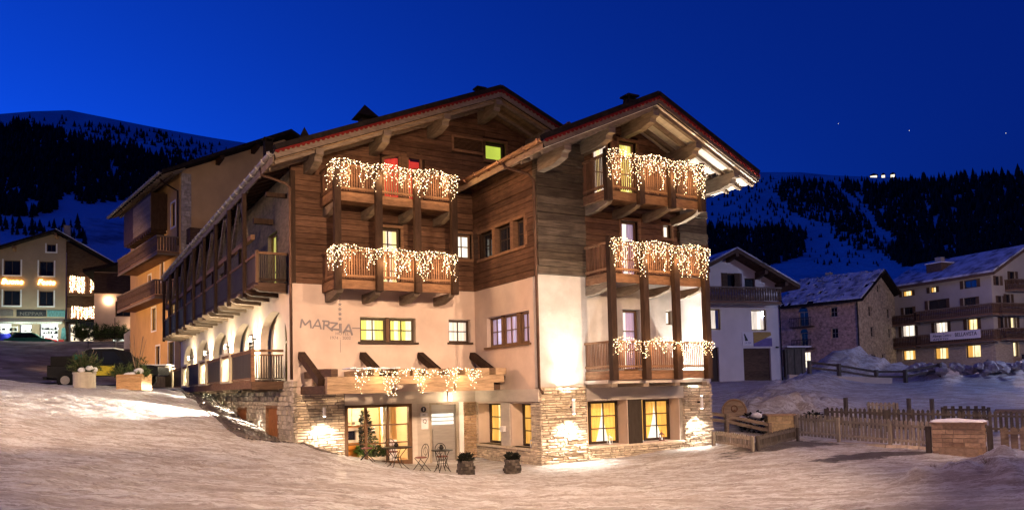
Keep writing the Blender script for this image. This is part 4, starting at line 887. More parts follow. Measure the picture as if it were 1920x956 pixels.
def vnoise(x, y, seed):
    x = np.asarray(x, float); y = np.asarray(y, float); xi = np.floor(x).astype(int); yi = np.floor(y).astype(int); xf = x-xi; yf = y-yi
    def h(a, b):
        n = (a*374761393+b*668265263+seed*974711) & 0xffffffff; n = ((n ^ (n >> 13))*1274126177) & 0xffffffff; return ((n ^ (n >> 16)) & 0xffff)/65535.0
    u = xf*xf*(3-2*xf); v = yf*yf*(3-2*yf)
    return (h(xi, yi)*(1-u)+h(xi+1, yi)*u)*(1-v)+(h(xi, yi+1)*(1-u)+h(xi+1, yi+1)*u)*v-.5
HEAPS = [(19.3, -2.3, 1.9, 1.2, .75), (21.2, -3.2, 1.8, 1.1, .75), (23.8, -1.0, 2.6, 1.6, .75), (26.5, 2.6, 2.6, 1.6, .6), (30.5, 3.6, 2.2, 1.5, .55),
    (34.5, 5.2, 2.0, 1.5, 1.55), (36.3, 4.3, 1.6, 1.2, 1.0), (38.2, 3.2, 1.6, 1.2, .8), (37.6, .6, 1.0, .9, .75), (40.6, -.6, 2.2, 1.0, .7), (43.5, -1.6, 2.0, 1.1, .95), (47, -2.5, 3, 1.6, 1.2),
    (12.0, -15.1, 1.0, .5, .38), (13.2, -15.9, 1.2, .55, .55), (15.2, -14.6, 1.5, .8, .42), (11.2, -14.7, .6, .35, .2), (14.8, -17.3, 1.4, .8, .75), (17.5, -16.0, 2, 1.0, .6), (13.6, -6.4, .9, .6, .18)]
def ground_z(x, y, detail=True):
    x = np.asarray(x, float); y = np.asarray(y, float)
    z = base_z(x, y)
    for hx, hy, rx, ry, hh in HEAPS:
        q = ((x-hx)/rx)**2+((y-hy)/ry)**2; n = 1+.55*vnoise(x*1.7, y*1.7, 3)+.5*vnoise(x*4.1, y*4.1, 4); z = z+hh*np.exp(-q)*n
    if detail:
        a = -.47; u = x*math.cos(a)+y*math.sin(a); v = -x*math.sin(a)+y*math.cos(a)
        near = np.clip(1-np.hypot(x+2, y+8)/60, 0, 1); side = np.clip((x-16)/6, 0, 1)
        calm = np.clip((-x+2.2)/1.5, 0, 1)+np.clip((-y-4)/2, 0, 1); calm = np.clip(calm, .15, 1)
        z = z+calm*near*1.35*(.09*vnoise(u*.35, v*.8, 11)+.060*vnoise(u*.9, v*2.3, 12)+.055*np.abs(vnoise(u*1.9, v*4.2, 13))*2-.03+.045*np.maximum(vnoise(u*4.2, v*6.5, 14), 0)+.02*vnoise(u*8, v*12, 15))+side*.12*vnoise(x*.5, y*.5, 17)
        # ruts pressed by tyres
        for k, (c, w, s) in enumerate(((-9.6, .16, .05), (-11.1, .16, .05), (-13.6, .2, .04), (-15.2, .2, .04))):
            dd = v-(c+.25*np.sin(u*.22+k)); z = z-near*s*np.exp(-(dd/w)**2)*(1+vnoise(u*1.5, v*3, 20+k))
    inside = ((x > .35) & (y > .35) & (x < 14) & (y < 27)) | ((x > 7.3) & (y > -4.2) & (x < 14.1) & (y < 6))
    return np.where(inside, z-2.5, z)
def axis(lo, f0, f1, hi, fine, grow):
    a = list(np.arange(f0, f1, fine)); s = fine; q = a[-1]
    while q < hi: s *= grow; q += s; a.append(q)
    s = fine; q = f0; pre = []
    while q > lo: s *= grow; q -= s; pre.append(q)
    return np.array(pre[::-1]+a)
gx = axis(-190, -12, 24, 230, .11, 1.06); gy = axis(-170, -22, 4.5, 200, .11, 1.06)
X_, Y_ = np.meshgrid(gx, gy); Z_ = np.empty_like(X_)
for i in range(0, len(gy), 40): Z_[i:i+40] = ground_z(X_[i:i+40], Y_[i:i+40])
def grid_mesh(name, X, Y, Z, mat, kind='structure', parent=None, smooth=True, label=None):
    h, w = X.shape; me = bpy.data.meshes.new(name); me.vertices.add(h*w); me.vertices.foreach_set('co', np.stack([X, Y, Z], -1).astype(np.float32).ravel())
    i = np.arange(h*w).reshape(h, w); q = np.stack([i[:-1, :-1], i[:-1, 1:], i[1:, 1:], i[1:, :-1]], -1).reshape(-1, 4)
    me.loops.add(q.size); me.loops.foreach_set('vertex_index', q.ravel().astype(np.int32)); me.polygons.add(len(q)); me.polygons.foreach_set('loop_start', np.arange(0, q.size, 4, dtype=np.int32)); me.polygons.foreach_set('loop_total', np.full(len(q), 4, np.int32))
    if smooth: me.polygons.foreach_set('use_smooth', np.ones(len(q), bool))
    me.update(calc_edges=True); me.materials.append(M[mat]); o = bpy.data.objects.new(name, me); COL.objects.link(o)
    if kind: o['kind'] = kind
    if label: o['label'] = label
    if parent is not None: o.parent = parent
    return o
grid_mesh('snow_ground', X_, Y_, Z_, 'snow', label='trampled snow covering the square and the slope')
sx_, sy_ = np.meshgrid(np.linspace(-48, -.9, 95), np.linspace(17.5, 63.5, 93)); grid_mesh('street', sx_, sy_, ground_z(sx_, sy_)+.05+.10*vnoise(sx_*.9, sy_*.9, 71), 'slush', label='dark slushy street climbing to the shops')
gz = lambda x, y: float(ground_z(np.array([x]), np.array([y]))[0])
# ---------------------------------------------------------------- hills: real slopes rising behind the village
def ray_dir(px, py):
    a, b = (px-960)/F_PX, (PY-py)/F_PX; d = v_f+a*right+b*up; return d
def hill(name, prof, base, dist, r0, mat, label, power=.8, n=220, m=90, seed=1):
    az, top, bot = [], [], []
    for px, py in prof:
        d = ray_dir(px, py); az.append(math.atan2(d.x, d.y)); top.append(d.z/math.hypot(d.x, d.y))
    az = np.array(az); top = np.array(top); A_ = np.linspace(az[0], az[-1], n); T_ = np.interp(A_, az, top); D_ = np.interp(A_, az, dist); 
    s = np.linspace(0, 1, m)
    rr = r0+(D_[None, :]-r0)*s[:, None]; zb = base
    za = CAM.z+T_*D_
    shape = s[:, None]**power
    Zh = zb+(za[None, :]-zb)*shape
    Xh = CAM.x+np.sin(A_)[None, :]*rr; Yh = CAM.y+np.cos(A_)[None, :]*rr
    bump = (vnoise(Xh*.006, Yh*.006, seed)*60+vnoise(Xh*.017, Yh*.017, seed+1)*26+vnoise(Xh*.05, Yh*.05, seed+2)*8)*np.sin(np.pi*np.clip(s, 0, 1))[:, None]**.8
    Zh = Zh+bump*(Zh-zb)/np.maximum(za[None, :]-zb, 1)*.9+bump*.15
    lim = CAM.z+T_[None, :]*rr*(1-0.0)-.5                    # nothing stands above the ridge line
    Zh = np.minimum(Zh, np.maximum(lim, zb))
    # far side falling away behind the ridge
    back = np.stack([Zh[-1]-40, Zh[-1]-160]); rb = np.stack([rr[-1]+120, rr[-1]+400])
    Xh = np.vstack([Xh, CAM.x+np.sin(A_)*rb]); Yh = np.vstack([Yh, CAM.y+np.cos(A_)*rb]); Zh = np.vstack([Zh, back])
    grid_mesh(name, Xh, Yh, Zh, mat, label=label)
    return A_, rr, Zh[:m], D_
PL = [(-700, 250), (-300, 225), (0, 213), (60, 208), (130, 206), (200, 220), (300, 240), (400, 258), (480, 270), (560, 285), (700, 300), (900, 310), (1100, 330)]
PR = [(1000, 345), (1200, 330), (1320, 330), (1420, 322), (1500, 322), (1560, 328), (1640, 331), (1720, 333), (1800, 331), (1860, 328), (1920, 326), (2200, 318), (2700, 330)]
HL = hill('hill', PL, 8.0, [900]*len(PL), 150, 'hill_snow_left', 'snowy round-topped mountain slope left of the hotel', .92, seed=31)
HR = hill('hill', PR, 5.0, [820]*len(PR), 150, 'hill_snow_right', 'dark wooded mountain slope right of the hotel', .95, seed=47)
def on_hill(Hh, px, py):
    d = ray_dir(px, py); a = math.atan2(d.x, d.y); t = d.z/math.hypot(d.x, d.y); A_, rr, Z, D_ = Hh
    i = int(round((a-A_[0])/(A_[1]-A_[0])))
    if i < 0 or i >= len(A_): return None
    el = (Z[:, i]-CAM.z)/rr[:, i]; k = np.argmax(el >= t)
    if el[k] < t or k == 0: return None
    f = (t-el[k-1])/max(el[k]-el[k-1], 1e-9); r = rr[k-1, i]+(rr[k, i]-rr[k-1, i])*f
    return CAM.x+math.sin(a)*r, CAM.y+math.cos(a)*r, CAM.z+t*r, r
def inside_poly(x, y, poly):
    c = False; j = len(poly)-1
    for i in range(len(poly)):
        if (poly[i][1] > y) != (poly[j][1] > y) and x < (poly[j][0]-poly[i][0])*(y-poly[i][1])/(poly[j][1]-poly[i][1])+poly[i][0]: c = not c
        j = i
    return c
def wood(name, label, Hh, areas, seed, size=(.55, 1.0)):
    rr = random.Random(seed); V = []; Fc = []
    for poly, n, px_h, holes in areas:
        xs = [p[0] for p in poly]; ys = [p[1] for p in poly]; k = 0; tries = 0
        while k < n and tries < n*6:
            tries += 1; x = rr.uniform(min(xs), max(xs)); y = rr.uniform(min(ys), max(ys))
            if not inside_poly(x, y, poly): continue
            if any(((x-h[0])/h[2])**2+((y-h[1])/h[3])**2 < rr.uniform(.6, 1.2) for h in holes): continue
            q = on_hill(Hh, x, y)
            if not q: continue
            k += 1; h = px_h*rr.uniform(.6, 1.25)*q[3]/F_PX; w = h*rr.uniform(.20, .32); b = len(V); t0 = rr.uniform(0, 6)
            z0 = q[2]-.05*h
            for (zz_, r_, top) in ((0, w, .55), (.3, w*.72, .8), (.55, w*.45, 1.0)):
                bb = len(V)
                for j in range(5):
                    t = t0+j*1.2566; rj = r_*rr.uniform(.75, 1.2); V.append((q[0]+rj*math.cos(t), q[1]+rj*math.sin(t), z0+h*(zz_+rr.uniform(-.03, .03))))
                V.append((q[0], q[1], z0+h*top))
                for j in range(5): Fc.append((bb+j, bb+(j+1) % 5, bb+5))
    me = bpy.data.meshes.new(name); me.from_pydata(V, [], Fc); me.materials.append(M['needle_dark']); me.update()
    o = bpy.data.objects.new(name, me); COL.objects.link(o); o['kind'] = 'stuff'; o['label'] = label
wood('forest', 'dark conifer forest covering the lower slope of the left mountain', HL, [
    ([(-40, 250), (30, 235), (90, 245), (150, 262), (260, 285), (330, 300), (420, 330), (420, 375), (300, 385), (230, 378), (150, 384), (60, 408), (-40, 400)], 3000, 17, [(215, 322, 12, 8), (130, 392, 22, 26), (60, 385, 20, 10), (30, 360, 14, 8), (140, 335, 8, 6)]),
    ([(-40, 225), (60, 215), (300, 248), (460, 280), (470, 330), (-40, 300)], 260, 8, []), ([(100, 228), (170, 232), (300, 250), (420, 285), (440, 320), (300, 300), (150, 262)], 220, 10, []), ([(130, 425), (160, 425), (160, 460), (130, 460)], 12, 22, []), ([(-40, 405), (120, 425), (120, 455), (-40, 430)], 60, 15, [])], 4)
wood('forest', 'dark conifer forest filling the right mountain above the village houses', HR, [
    ([(1640, 352), (1700, 345), (1780, 338), (1850, 332), (1960, 330), (1960, 500), (1850, 500), (1700, 500), (1660, 480), (1690, 450), (1650, 430), (1630, 390), (1570, 350)], 1700, 19, [(1730, 475, 18, 5), (1800, 372, 14, 6), (1890, 480, 16, 6)]), ([(1320, 335), (1660, 335), (1700, 500), (1520, 500), (1480, 430), (1320, 430)], 330, 9, []),
    ([(1470, 338), (1560, 345), (1590, 380), (1640, 430), (1600, 440), (1540, 420), (1480, 400), (1450, 360)], 520, 13, [(1520, 405, 16, 5)]),
    ([(1320, 425), (1400, 432), (1480, 428), (1512, 440), (1510, 478), (1440, 500), (1320, 480)], 700, 17, []),
    ([(1660, 470), (1760, 470), (1790, 495), (1690, 500)], 240, 15, [(1745, 485, 14, 5)]),
    ([(1540, 430), (1640, 430), (1660, 470), (1600, 470)], 60, 14, []), ([(1330, 335), (1470, 330), (1480, 420), (1330, 420)], 60, 9, [])], 9)
# tiny lit buildings on the right ridge
for px, py, w in ((1638, 331, 7), (1656, 330, 3.5), (1674, 329, 4.5)):
    d = ray_dir(px, py); k = 815/math.hypot(d.x, d.y); x, y, z = CAM.x+d.x*k, CAM.y+d.y*k, CAM.z+d.z*k
    t = thing('mountain_station', {1638: 'widest lit ski station building on the far right ridge', 1656: 'small lit hut in the middle on the far right ridge', 1674: 'lit hut farthest right on the mountain ridge'}[px], 'station', (x, y, z-2), -55, 'lit stations on the ridge')
    one('wall', 'house_cream', t, (-w*.5, w*.5, 0, 4, -3, 3.4)); m = MB(); m.prism(('y', 0), [(-w*.55, 3.4), (w*.55, 3.4), (0, 5)], -.4, 4.4); m.build('roof', 'roof_tile', t); one('window', 'glow_white', t, (-w*.4, w*.4, -.25, -.05, .3, 2.6))

for k, (px, py) in enumerate(((1572, 232), (1705, 245), (1886, 250))):
    d = ray_dir(px, py); m = MB(); m.octa(CAM+d*(3500/d.length), 1.6); tag(m.build('star', 'glow_white'), ('leftmost of three tiny stars above the right ridge', 'middle one of three tiny stars above the right ridge', 'rightmost of three tiny stars above the right ridge')[k], 'star', 'stars in the evening sky')
# ---------------------------------------------------------------- terrace furniture by the entrance
def bistro_chair(label, loc, rz, group='bistro chairs by the entrance'):
    t = thing('bistro_chair', label, 'chair', loc, rz, group)          # faces local -y, back at +y
    m = MB()
    hoop = [(-.17, .17, .46)]+[(.19*math.cos(a), .19+.03*math.sin(a), .68+.22*math.sin(a)) for a in [math.pi-math.pi*k/12 for k in range(13)]]+[(.17, .17, .46)]
    m.tube(hoop, .013, 6); m.tube([(.11*math.cos(a), .20, .66+.13*math.sin(a)) for a in [2*math.pi*k/12 for k in range(12)]], .008, 5, closed=True)
    m.tube([(0, .18, .47), (.03, .2, .58), (-.03, .2, .7), (0, .21, .88)], .008, 5); m.build('backrest', 'iron', t, smooth=True)
    m = MB(); m.lathe((0, 0, .44), [(.15, 0), (.2, .01), (.2, .035), (.12, .05)], 14); m.build('seat', 'cushion', t, smooth=True)
    for sx in (-1, 1):
        m = MB(); m.tube([(sx*.17, .17, .46), (sx*.16, .0, .25), (sx*.18, -.24, .0)], .012, 5); m.build('leg', 'iron', t, smooth=True)
        m = MB(); m.tube([(sx*.15, -.15, .44), (sx*.14, .05, .24), (sx*.16, .28, .0)], .012, 5); m.build('leg', 'iron', t, smooth=True)
    m = MB(); m.tube([(-.17, .02, .22), (.17, .02, .22)], .009, 5); m.build('stretcher', 'iron', t)
    return t
def bistro_table(label, loc, r, rz=0):
    t = thing('bistro_table', label, 'table', loc, rz, 'bistro tables by the entrance')
    m = MB(); m.lathe((0, 0, .70), [(r-.02, 0), (r, .005), (r, .028), (r-.02, .033)], 24); m.build('tabletop', 'iron', t)
    for k in range(4):
        a = math.pi/4+k*math.pi/2; c, s = math.cos(a), math.sin(a)
        m = MB(); m.tube([(r*.7*c, r*.7*s, .70), (r*.25*c, r*.25*s, .42), (r*.35*c, r*.35*s, .2), (r*.85*c, r*.85*s, .0)], .013, 6); m.build('leg', 'iron', t, smooth=True)
    m = MB(); m.tube([(r*.22*math.cos(a), r*.22*math.sin(a), .40) for a in [2*math.pi*k/12 for k in range(12)]], .009, 5, closed=True); m.build('ring', 'iron', t)
    return t
def gtop(x, y): return gz(x, y)
bistro_table('wide round iron bistro table in front of the lobby window', (2.95, -1.75, gtop(2.95, -1.75)), .52)
bistro_table('small round iron table in front of the steel entrance door', (4.15, -2.75, gtop(4.15, -2.75)), .36)
bistro_chair('iron chair half hidden by the snow bank left of the wide table', (2.15, -1.1, gtop(2.15, -1.1)), 60)
bistro_chair('iron chair behind the wide round table against the lobby glass', (3.2, -.75, gtop(3.2, -.75)), 5)
bistro_chair('iron chair between the two tables turned to the wide one', (3.65, -2.15, gtop(3.65, -2.15)), -75)
bistro_chair('iron chair behind the small table before the door', (4.45, -2.1, gtop(4.45, -2.1)), -8)
for lb, x, y, z in (('small dark candle jar on the wide round table', 2.9, -1.85, 0), ('small dark candle jar on the small round table', 4.15, -2.7, 0)):
    t = thing('candle_jar', lb, 'candle jar', (x, y, gtop(x, y)+.735), 0, 'candle jars on the tables')
    m = MB(); m.lathe((0, 0, 0), [(.04, 0), (.075, .04), (.08, .08), (.05, .125)], 12); m.build('jar', 'iron', t, smooth=True); m = MB(); m.lathe((0, 0, .125), [(.052, 0), (.04, .03), (.012, .05)], 10); m.build('lid', 'iron', t)
def leafy(m, c, rx, ry, rz_, n, size, seed, up=.3):
    rr = random.Random(seed)
    for _ in range(n):
        a = rr.uniform(0, 6.283); q = rr.random()**.5; h = rr.uniform(-1, 1)
        s = math.sqrt(max(0, 1-h*h))*q; p = Vector((c[0]+rx*s*math.cos(a), c[1]+ry*s*math.sin(a), c[2]+rz_*h*q**.5))
        d = Vector((math.cos(a)*rr.uniform(.3, 1), math.sin(a)*rr.uniform(.3, 1), rr.uniform(-.3, 1)*up+.1)).normalized(); sd = d.cross(Vector((rr.uniform(-1, 1), rr.uniform(-1, 1), 1))).normalized()
        l = size*rr.uniform(.6, 1.4); w = l*.28
        m.quad(p, p+d*l*.5+sd*w, p+d*l, p+d*l*.5-sd*w)
def sprigs(m, tw, c, rx, ry, h, n, seed, ln=.07):
    rr = random.Random(seed)
    for _ in range(n):
        a = rr.uniform(0, 6.283); q = rr.uniform(.35, 1.0); tip = Vector((c[0]+rx*q*math.cos(a), c[1]+ry*q*math.sin(a), c[2]+h*(rr.uniform(.25, 1.0)*(1.15-q*.55)))); r0 = Vector((c[0]+rx*.15*math.cos(a), c[1]+ry*.15*math.sin(a), c[2]-.05))
        mid = r0.lerp(tip, .5)+Vector((0, 0, .06*h)); tw.tube([r0, mid, tip], .008, 3, rs=[.011, .008, .004])
        for k in range(26):
            f = .25+.75*k/25; p = (r0.lerp(mid, f*2) if f < .5 else mid.lerp(tip, f*2-1)); d = ((tip-r0).normalized()*.55+Vector((rr.gauss(0, 1), rr.gauss(0, 1), rr.gauss(0, 1))).normalized()).normalized(); sd = d.cross(Vector((rr.uniform(-1, 1), rr.uniform(-1, 1), rr.uniform(-1, 1)))).normalized(); l = ln*rr.uniform(.7, 1.5); w = l*.10
            m.quad(p-sd*w, p+sd*w, p+d*l+sd*w*.3, p+d*l-sd*w*.3)
def stone_tub(label, loc, seed):
    t = thing('planter', label, 'planter', loc, 0, 'dark stone planters on the square')
    rr = random.Random(seed); m = MB()
    for k in range(5):
        r = .235+.02*math.sin(k*1.2)
        for j in range(9):
            a0 = 2*math.pi*(j+.5*(k % 2))/9; a = a0+rr.uniform(-.06, .06); c, s = math.cos(a), math.sin(a); d = r+rr.uniform(-.025, .035); w = .085*rr.uniform(.8, 1.1); z0 = k*.09+.005; z1 = z0+.078
            P = [(d*c+w*s*u-.1*c*q, d*s-w*c*u-.1*s*q, z) for z in (z0, z1) for u, q in ((-1, 0), (1, 0), (1, 1), (-1, 1))]; m.hexa(P)
    m.build('stone_tub', 'barrel_stone', t, kind='stuff'); m = MB(); m.lathe((0, 0, .02), [(.17, 0), (.18, .36), (.02, .40)], 12); m.build('soil', 'leaf_dark', t)
    m = MB(); leafy(m, (0, 0, .50), .22, .22, .13, 420, .10, seed, .8); m.build('foliage', 'leaf_dark', t, kind='stuff')
    m = MB()
    for _ in range(9):
        a = rr.uniform(0, 6.28); m.tube([(.12*math.cos(a), .12*math.sin(a), .45), (.19*math.cos(a), .19*math.sin(a), .62+rr.uniform(0, .1))], .008, 4)
    m.build('stem', 'leaf_dark', t, kind='stuff'); return t
stone_tub('dark stone tub with leafless plant, nearer to the entrance door', (3.78, -5.2, gtop(3.78, -5.2)), 2)
stone_tub('dark stone tub with scraggy plant before the return wall recess', (5.36, -5.25, gtop(5.36, -5.25)), 5)
# lobby furniture
t = thing('christmas_tree', 'snow-frosted Christmas tree behind the lobby glass', 'christmas tree', (2.86, 1.05, -.06))
m = MB(); m.tube([(0, 0, .3), (0, 0, 1.95)], .03, 6); m.build('trunk', 'twig', t)
m = MB(); rr = random.Random(3)
for k in range(11):
    z = .62+k*.125; r = .46*(1-k/11.5)+.03; leafy(m, (0, 0, z), r, r, .07, int(120*(r/.4))+20, .12, k, -.2)
m.build('crown', 'needle', t, kind='stuff'); m = MB()
for k in range(11):
    z = .64+k*.125; r = .46*(1-k/11.5)+.03; leafy(m, (0, 0, z+.03), r, r, .05, int(55*(r/.4))+8, .09, k+50, -.1)
m.build('frosting', 'snow_clean', t, kind='stuff'); m = MB(); m.octa((0, 0, 2.03), .06); m.build('star', 'lamp_glow', t)
t = thing('tiled_stove', 'orange and white stove cabinet with dark firebox in the lobby', 'stove', (2.12, .95, -.06))
one('base', 'lobby_orange', t, (-.55, .38, -.25, .25, 0, .78)); one('firebox_surround', 'lobby_white', t, (-.55, .36, -.26, .25, .80, .90), (-.55, .36, -.26, .25, 1.22, 1.34), (-.55, -.32, -.26, .25, .9, 1.22), (.26, .36, -.26, .25, .9, 1.22)); one('firebox', 'backing', t, (-.32, .26, -.10, .25, .9, 1.22)); one('glass_door', 'dark_glass', t, (-.30, .24, -.2, -.18, .92, 1.2)); one('cornice', 'lobby_orange', t, (-.58, .40, -.29, .27, 1.345, 1.40))
for k in range(4):
    q = tag(one('plate', 'white_paint', None, (1.72+k*.18, 1.84+k*.18, .75, .77, 1.36, 1.48)), ('first', 'second', 'third', 'fourth')[k]+' white plate from the left on the lobby stove', 'plate', 'plates on the stove')
t = thing('flower_box', 'box of bright leafy plants inside the lobby window', 'planter', (2.95, .42, -.06)); one('box', 'lobby_white', t, (-.62, .55, -.14, .14, 0, .28)); m = MB(); leafy(m, (-.35, 0, .5), .25, .12, .2, 300, .16, 4, .8); m.build('foliage', 'leaf_bright', t, kind='stuff', label='bright yellow green leaves'); m = MB(); leafy(m, (.1, 0, .42), .4, .13, .18, 420, .13, 6, .5); m.build('foliage', 'needle', t, kind='stuff')
t = thing('notice_stand', 'white notice panel standing right inside the lobby window', 'notice stand', (3.62, .4, -.06)); one('panel', 'sign_white', t, (-.2, .2, 0, .03, .1, .85)); one('foot', 'iron', t, (-.2, .2, -.1, .12, 0, .04))
# lanterns on the sills
def lantern(label, loc, mat, flame=True):
    t = thing('lantern', label, 'lantern', loc, 0, 'lanterns on the window sills'); one('base', mat, t, (-.07, .07, -.07, .07, 0, .03)); m = MB()
    for i in (-1, 1):
        for j in (-1, 1): m.box(i*.06-.008, i*.06+.008, j*.06-.008, j*.06+.008, .03, .22)
    m.build('frame', mat, t); m = MB()
    P = [(-.08, -.08, .22), (.08, -.08, .22), (.08, .08, .22), (-.08, .08, .22)]
    for i in range(4): m.quad(P[i], P[(i+1) % 4], (0, 0, .32))
    m.build('roof', mat, t); m = MB(); m.tube([(0, 0, .03), (0, 0, .12)], .03, 8); m.build('candle', 'glow_white', t); m = MB(); m.tube([(.03*math.cos(a), 0, .35+.03*math.sin(a)) for a in [2*math.pi*k/10 for k in range(10)]], .006, 4, closed=True); m.build('ring', mat, t)
lantern('pale lantern in the left window of the right stone front', (9.75, -4.45, .53), 'white_paint'); lantern('pale lantern with red roof in the right window of the stone front', (12.1, -4.45, .53), 'cushion')
lantern('dark wire lantern in the recess beside the entrance', (7.05, -1.75, .53), 'iron'); lantern('white lantern in the recess next to the downpipe corner', (7.05, -3.75, .53), 'white_paint')
# grating along the wing
t = thing('grating', 'dark slatted grating lying along the foot of the stone wing', 'grating', (0, 0, 0))
m = MB(); ys = [-1.6+i*1.0 for i in range(19)]
for k in range(16):
    x = -.12-k*.115
    for a, c in zip(ys, ys[1:]):
        m.bar((x, a, max(gz(x, a), gz(x, a+.3))+.03), (x, c-.02, max(gz(x, c), gz(x, c-.3))+.03), .07, .05)
m.build('slats', 'grate', t, kind='stuff')
t = thing('doormat', 'brown slatted mat in the snow below the left stone wall', 'mat', (0, 0, 0)); m = MB()
for k in range(16):
    y = -2.35+k*.09; m.bar((-.1, y, gz(-.1, y)+.03), (1.0, y-.5, gz(1.0, y-.5)+.03), .06, .03)
m.build('slats', 'grate', t, kind='stuff')
# ---------------------------------------------------------------- planters and car on the crest
t = thing('planter', 'round concrete pot with green shrub and snow lumps', 'planter', (-5.87, 10.04, gz(-5.87, 10.04)-.06)); m = MB(); m.lathe((0, 0, 0), [(.37, 0), (.41, .06), (.42, .66), (.44, .68), (.44, .74), (.38, .74), (.36, .6), (.05, .58)], 20); m.build('pot', 'pot_concrete', t, smooth=False)
m = MB(); tw_ = MB(); sprigs(m, tw_, (0, 0, .66), .66, .66, 1.05, 105, 11, .11); m.build('foliage', 'needle', t, kind='stuff'); m = tw_
rr = random.Random(2)
for _ in range(12):
    a = rr.uniform(0, 6.28); r = rr.uniform(.1, .45); m.tube([(0, 0, .6), (r*.5*math.cos(a), r*.5*math.sin(a), 1.1), (r*math.cos(a), r*math.sin(a), 1.5+rr.uniform(-.2, .3))], .012, 4)
m.build('stem', 'twig', t, kind='stuff'); m = MB()
for c, r in (((-.12, -.36, .83), .13), ((.16, -.34, .90), .14), ((.34, -.25, .84), .13)): m.blob(c, r, 3, zs=.75)
m.build('snow_cap', 'snow_clean', t, kind='stuff', smooth=True)
t = thing('planter', 'square wooden planter box with snow and bare twigs', 'planter', (-4.11, 9.02, gz(-4.11, 9.02)-.05), -28)
for k in range(5):
    z = k*.13
    for q in ((-.5, .5, -.5, -.46), (-.5, .5, .46, .5), (-.5, -.46, -.459, .459), (.46, .5, -.459, .459)): piece('board', 'pot_wood', t, q[0], q[1], q[2], q[3], z+.004, z+.126)
m = MB()
for i in (-1, 1):
    for j in (-1, 1): m.box(i*.45-.04, i*.45+.04, j*.42-.04, j*.42+.04, 0, .66)
m.build('frame', 'pot_wood', t); m = MB(); m.blob((0, 0, .6), .5, 5, 14, 8, .32, .12); m.blob((.22, -.1, .74), .2, 6, zs=.8); m.build('snow_cap', 'snow_clean', t, kind='stuff', smooth=True)
m = MB(); tw_ = MB(); sprigs(m, tw_, (-.4, -.1, .5), .6, .45, .75, 46, 21, .11); sprigs(m, tw_, (.4, -.2, .55), .4, .4, .4, 24, 22, .10); sprigs(m, tw_, (.1, .2, .6), .35, .35, .9, 22, 23, .12); m.build('foliage', 'needle', t, kind='stuff')
m = tw_
for _ in range(9):
    a = rr.uniform(0, 6.28); r = rr.uniform(.2, .5); h = rr.uniform(.9, 1.75); m.tube([(.1, 0, .6), (.1+r*.5*math.cos(a), r*.5*math.sin(a), .6+h*.5), (.1+r*math.cos(a), r*math.sin(a), .6+h)], .014, 4, rs=[.018, .012, .006])
m.build('twigs', 'twig', t, kind='stuff')
# pick-up seen from its tail, beyond the planters
cz = 3.12
t = thing('pickup_truck', 'dark pick-up truck parked nose away behind the two planters', 'truck', (-4.75, 14.4, cz-.1), -22)     # +x is forward
m = MB()
def xprism(m, poly, y0, y1): m.prism(('y', 0), poly, y0, y1)
xprism(m, [(-2.3, .48), (-2.3, .98), (.3, 1.0), (2.1, .98), (2.4, .88), (2.42, .5)], -.88, .88); m.build('body', 'car_paint', t)
m = MB(); xprism(m, [(-.95, .99), (-.75, 1.68), (-.55, 1.76), (.45, 1.76), (.65, 1.7), (1.25, 1.0)], -.78, .78); cb = m.build('cab', 'car_paint', t)
for y in (-.79, .785):
    m = MB(); xprism(m, [(-.72, 1.08), (-.58, 1.62), (-.1, 1.64), (-.1, 1.08)], y, y+.005); m.build('window', 'dark_glass', cb); m = MB(); xprism(m, [(-.02, 1.08), (-.02, 1.64), (.5, 1.62), (.95, 1.08)], y, y+.005); m.build('window', 'dark_glass', cb)
m = MB(); m.quad((-.945, -.66, 1.1), (-.945, .66, 1.1), (-.80, .6, 1.62), (-.80, -.6, 1.62)); m.build('rear_window', 'dark_glass', cb)
one('snow_cap', 'snow_clean', t, (-.5, .42, -.7, .7, 1.762, 1.81), kind='stuff')
tg = one('tailgate', 'car_paint', t, (-2.35, -2.302, -.80, .80, .55, 1.05)); text('lettering', 'TOYOTA', 'sign_grey', tg, (-2.356, 0, .70), .27, 'x', .004, off=.004, sx=1.25)
one('cargo_box', 'car_black', t, (-2.25, -1.35, -.7, .7, 1.0, 1.45)); one('tarpaulin', 'car_green', t, (-1.3, -.98, -.6, .5, 1.0, 1.52))
one('bumper', 'car_black', t, (-2.5, -2.36, -.86, .86, .40, .53)); one('side_panel', 'car_yellow', t, (-.72, .55, -.90, -.882, .55, .98), label='yellow and orange printed side panel')
for y in (-.78, .66): one('tail_light', 'trim_red', t, (-2.36, -2.31, y, y+.12, .62, .92))
for x in (-1.55, 1.5):
    for y in (-.90, .68):
        m = MB(); m.tube([(x, y, .36), (x, y+.22, .36)], .36, 18); w_ = m.build('wheel', 'car_black', t); m = MB(); yy = y-.004 if y < 0 else y+.22; m.tube([(x, yy, .36), (x, yy+.004, .36)], .2, 14); m.build('rim', 'zinc', w_)
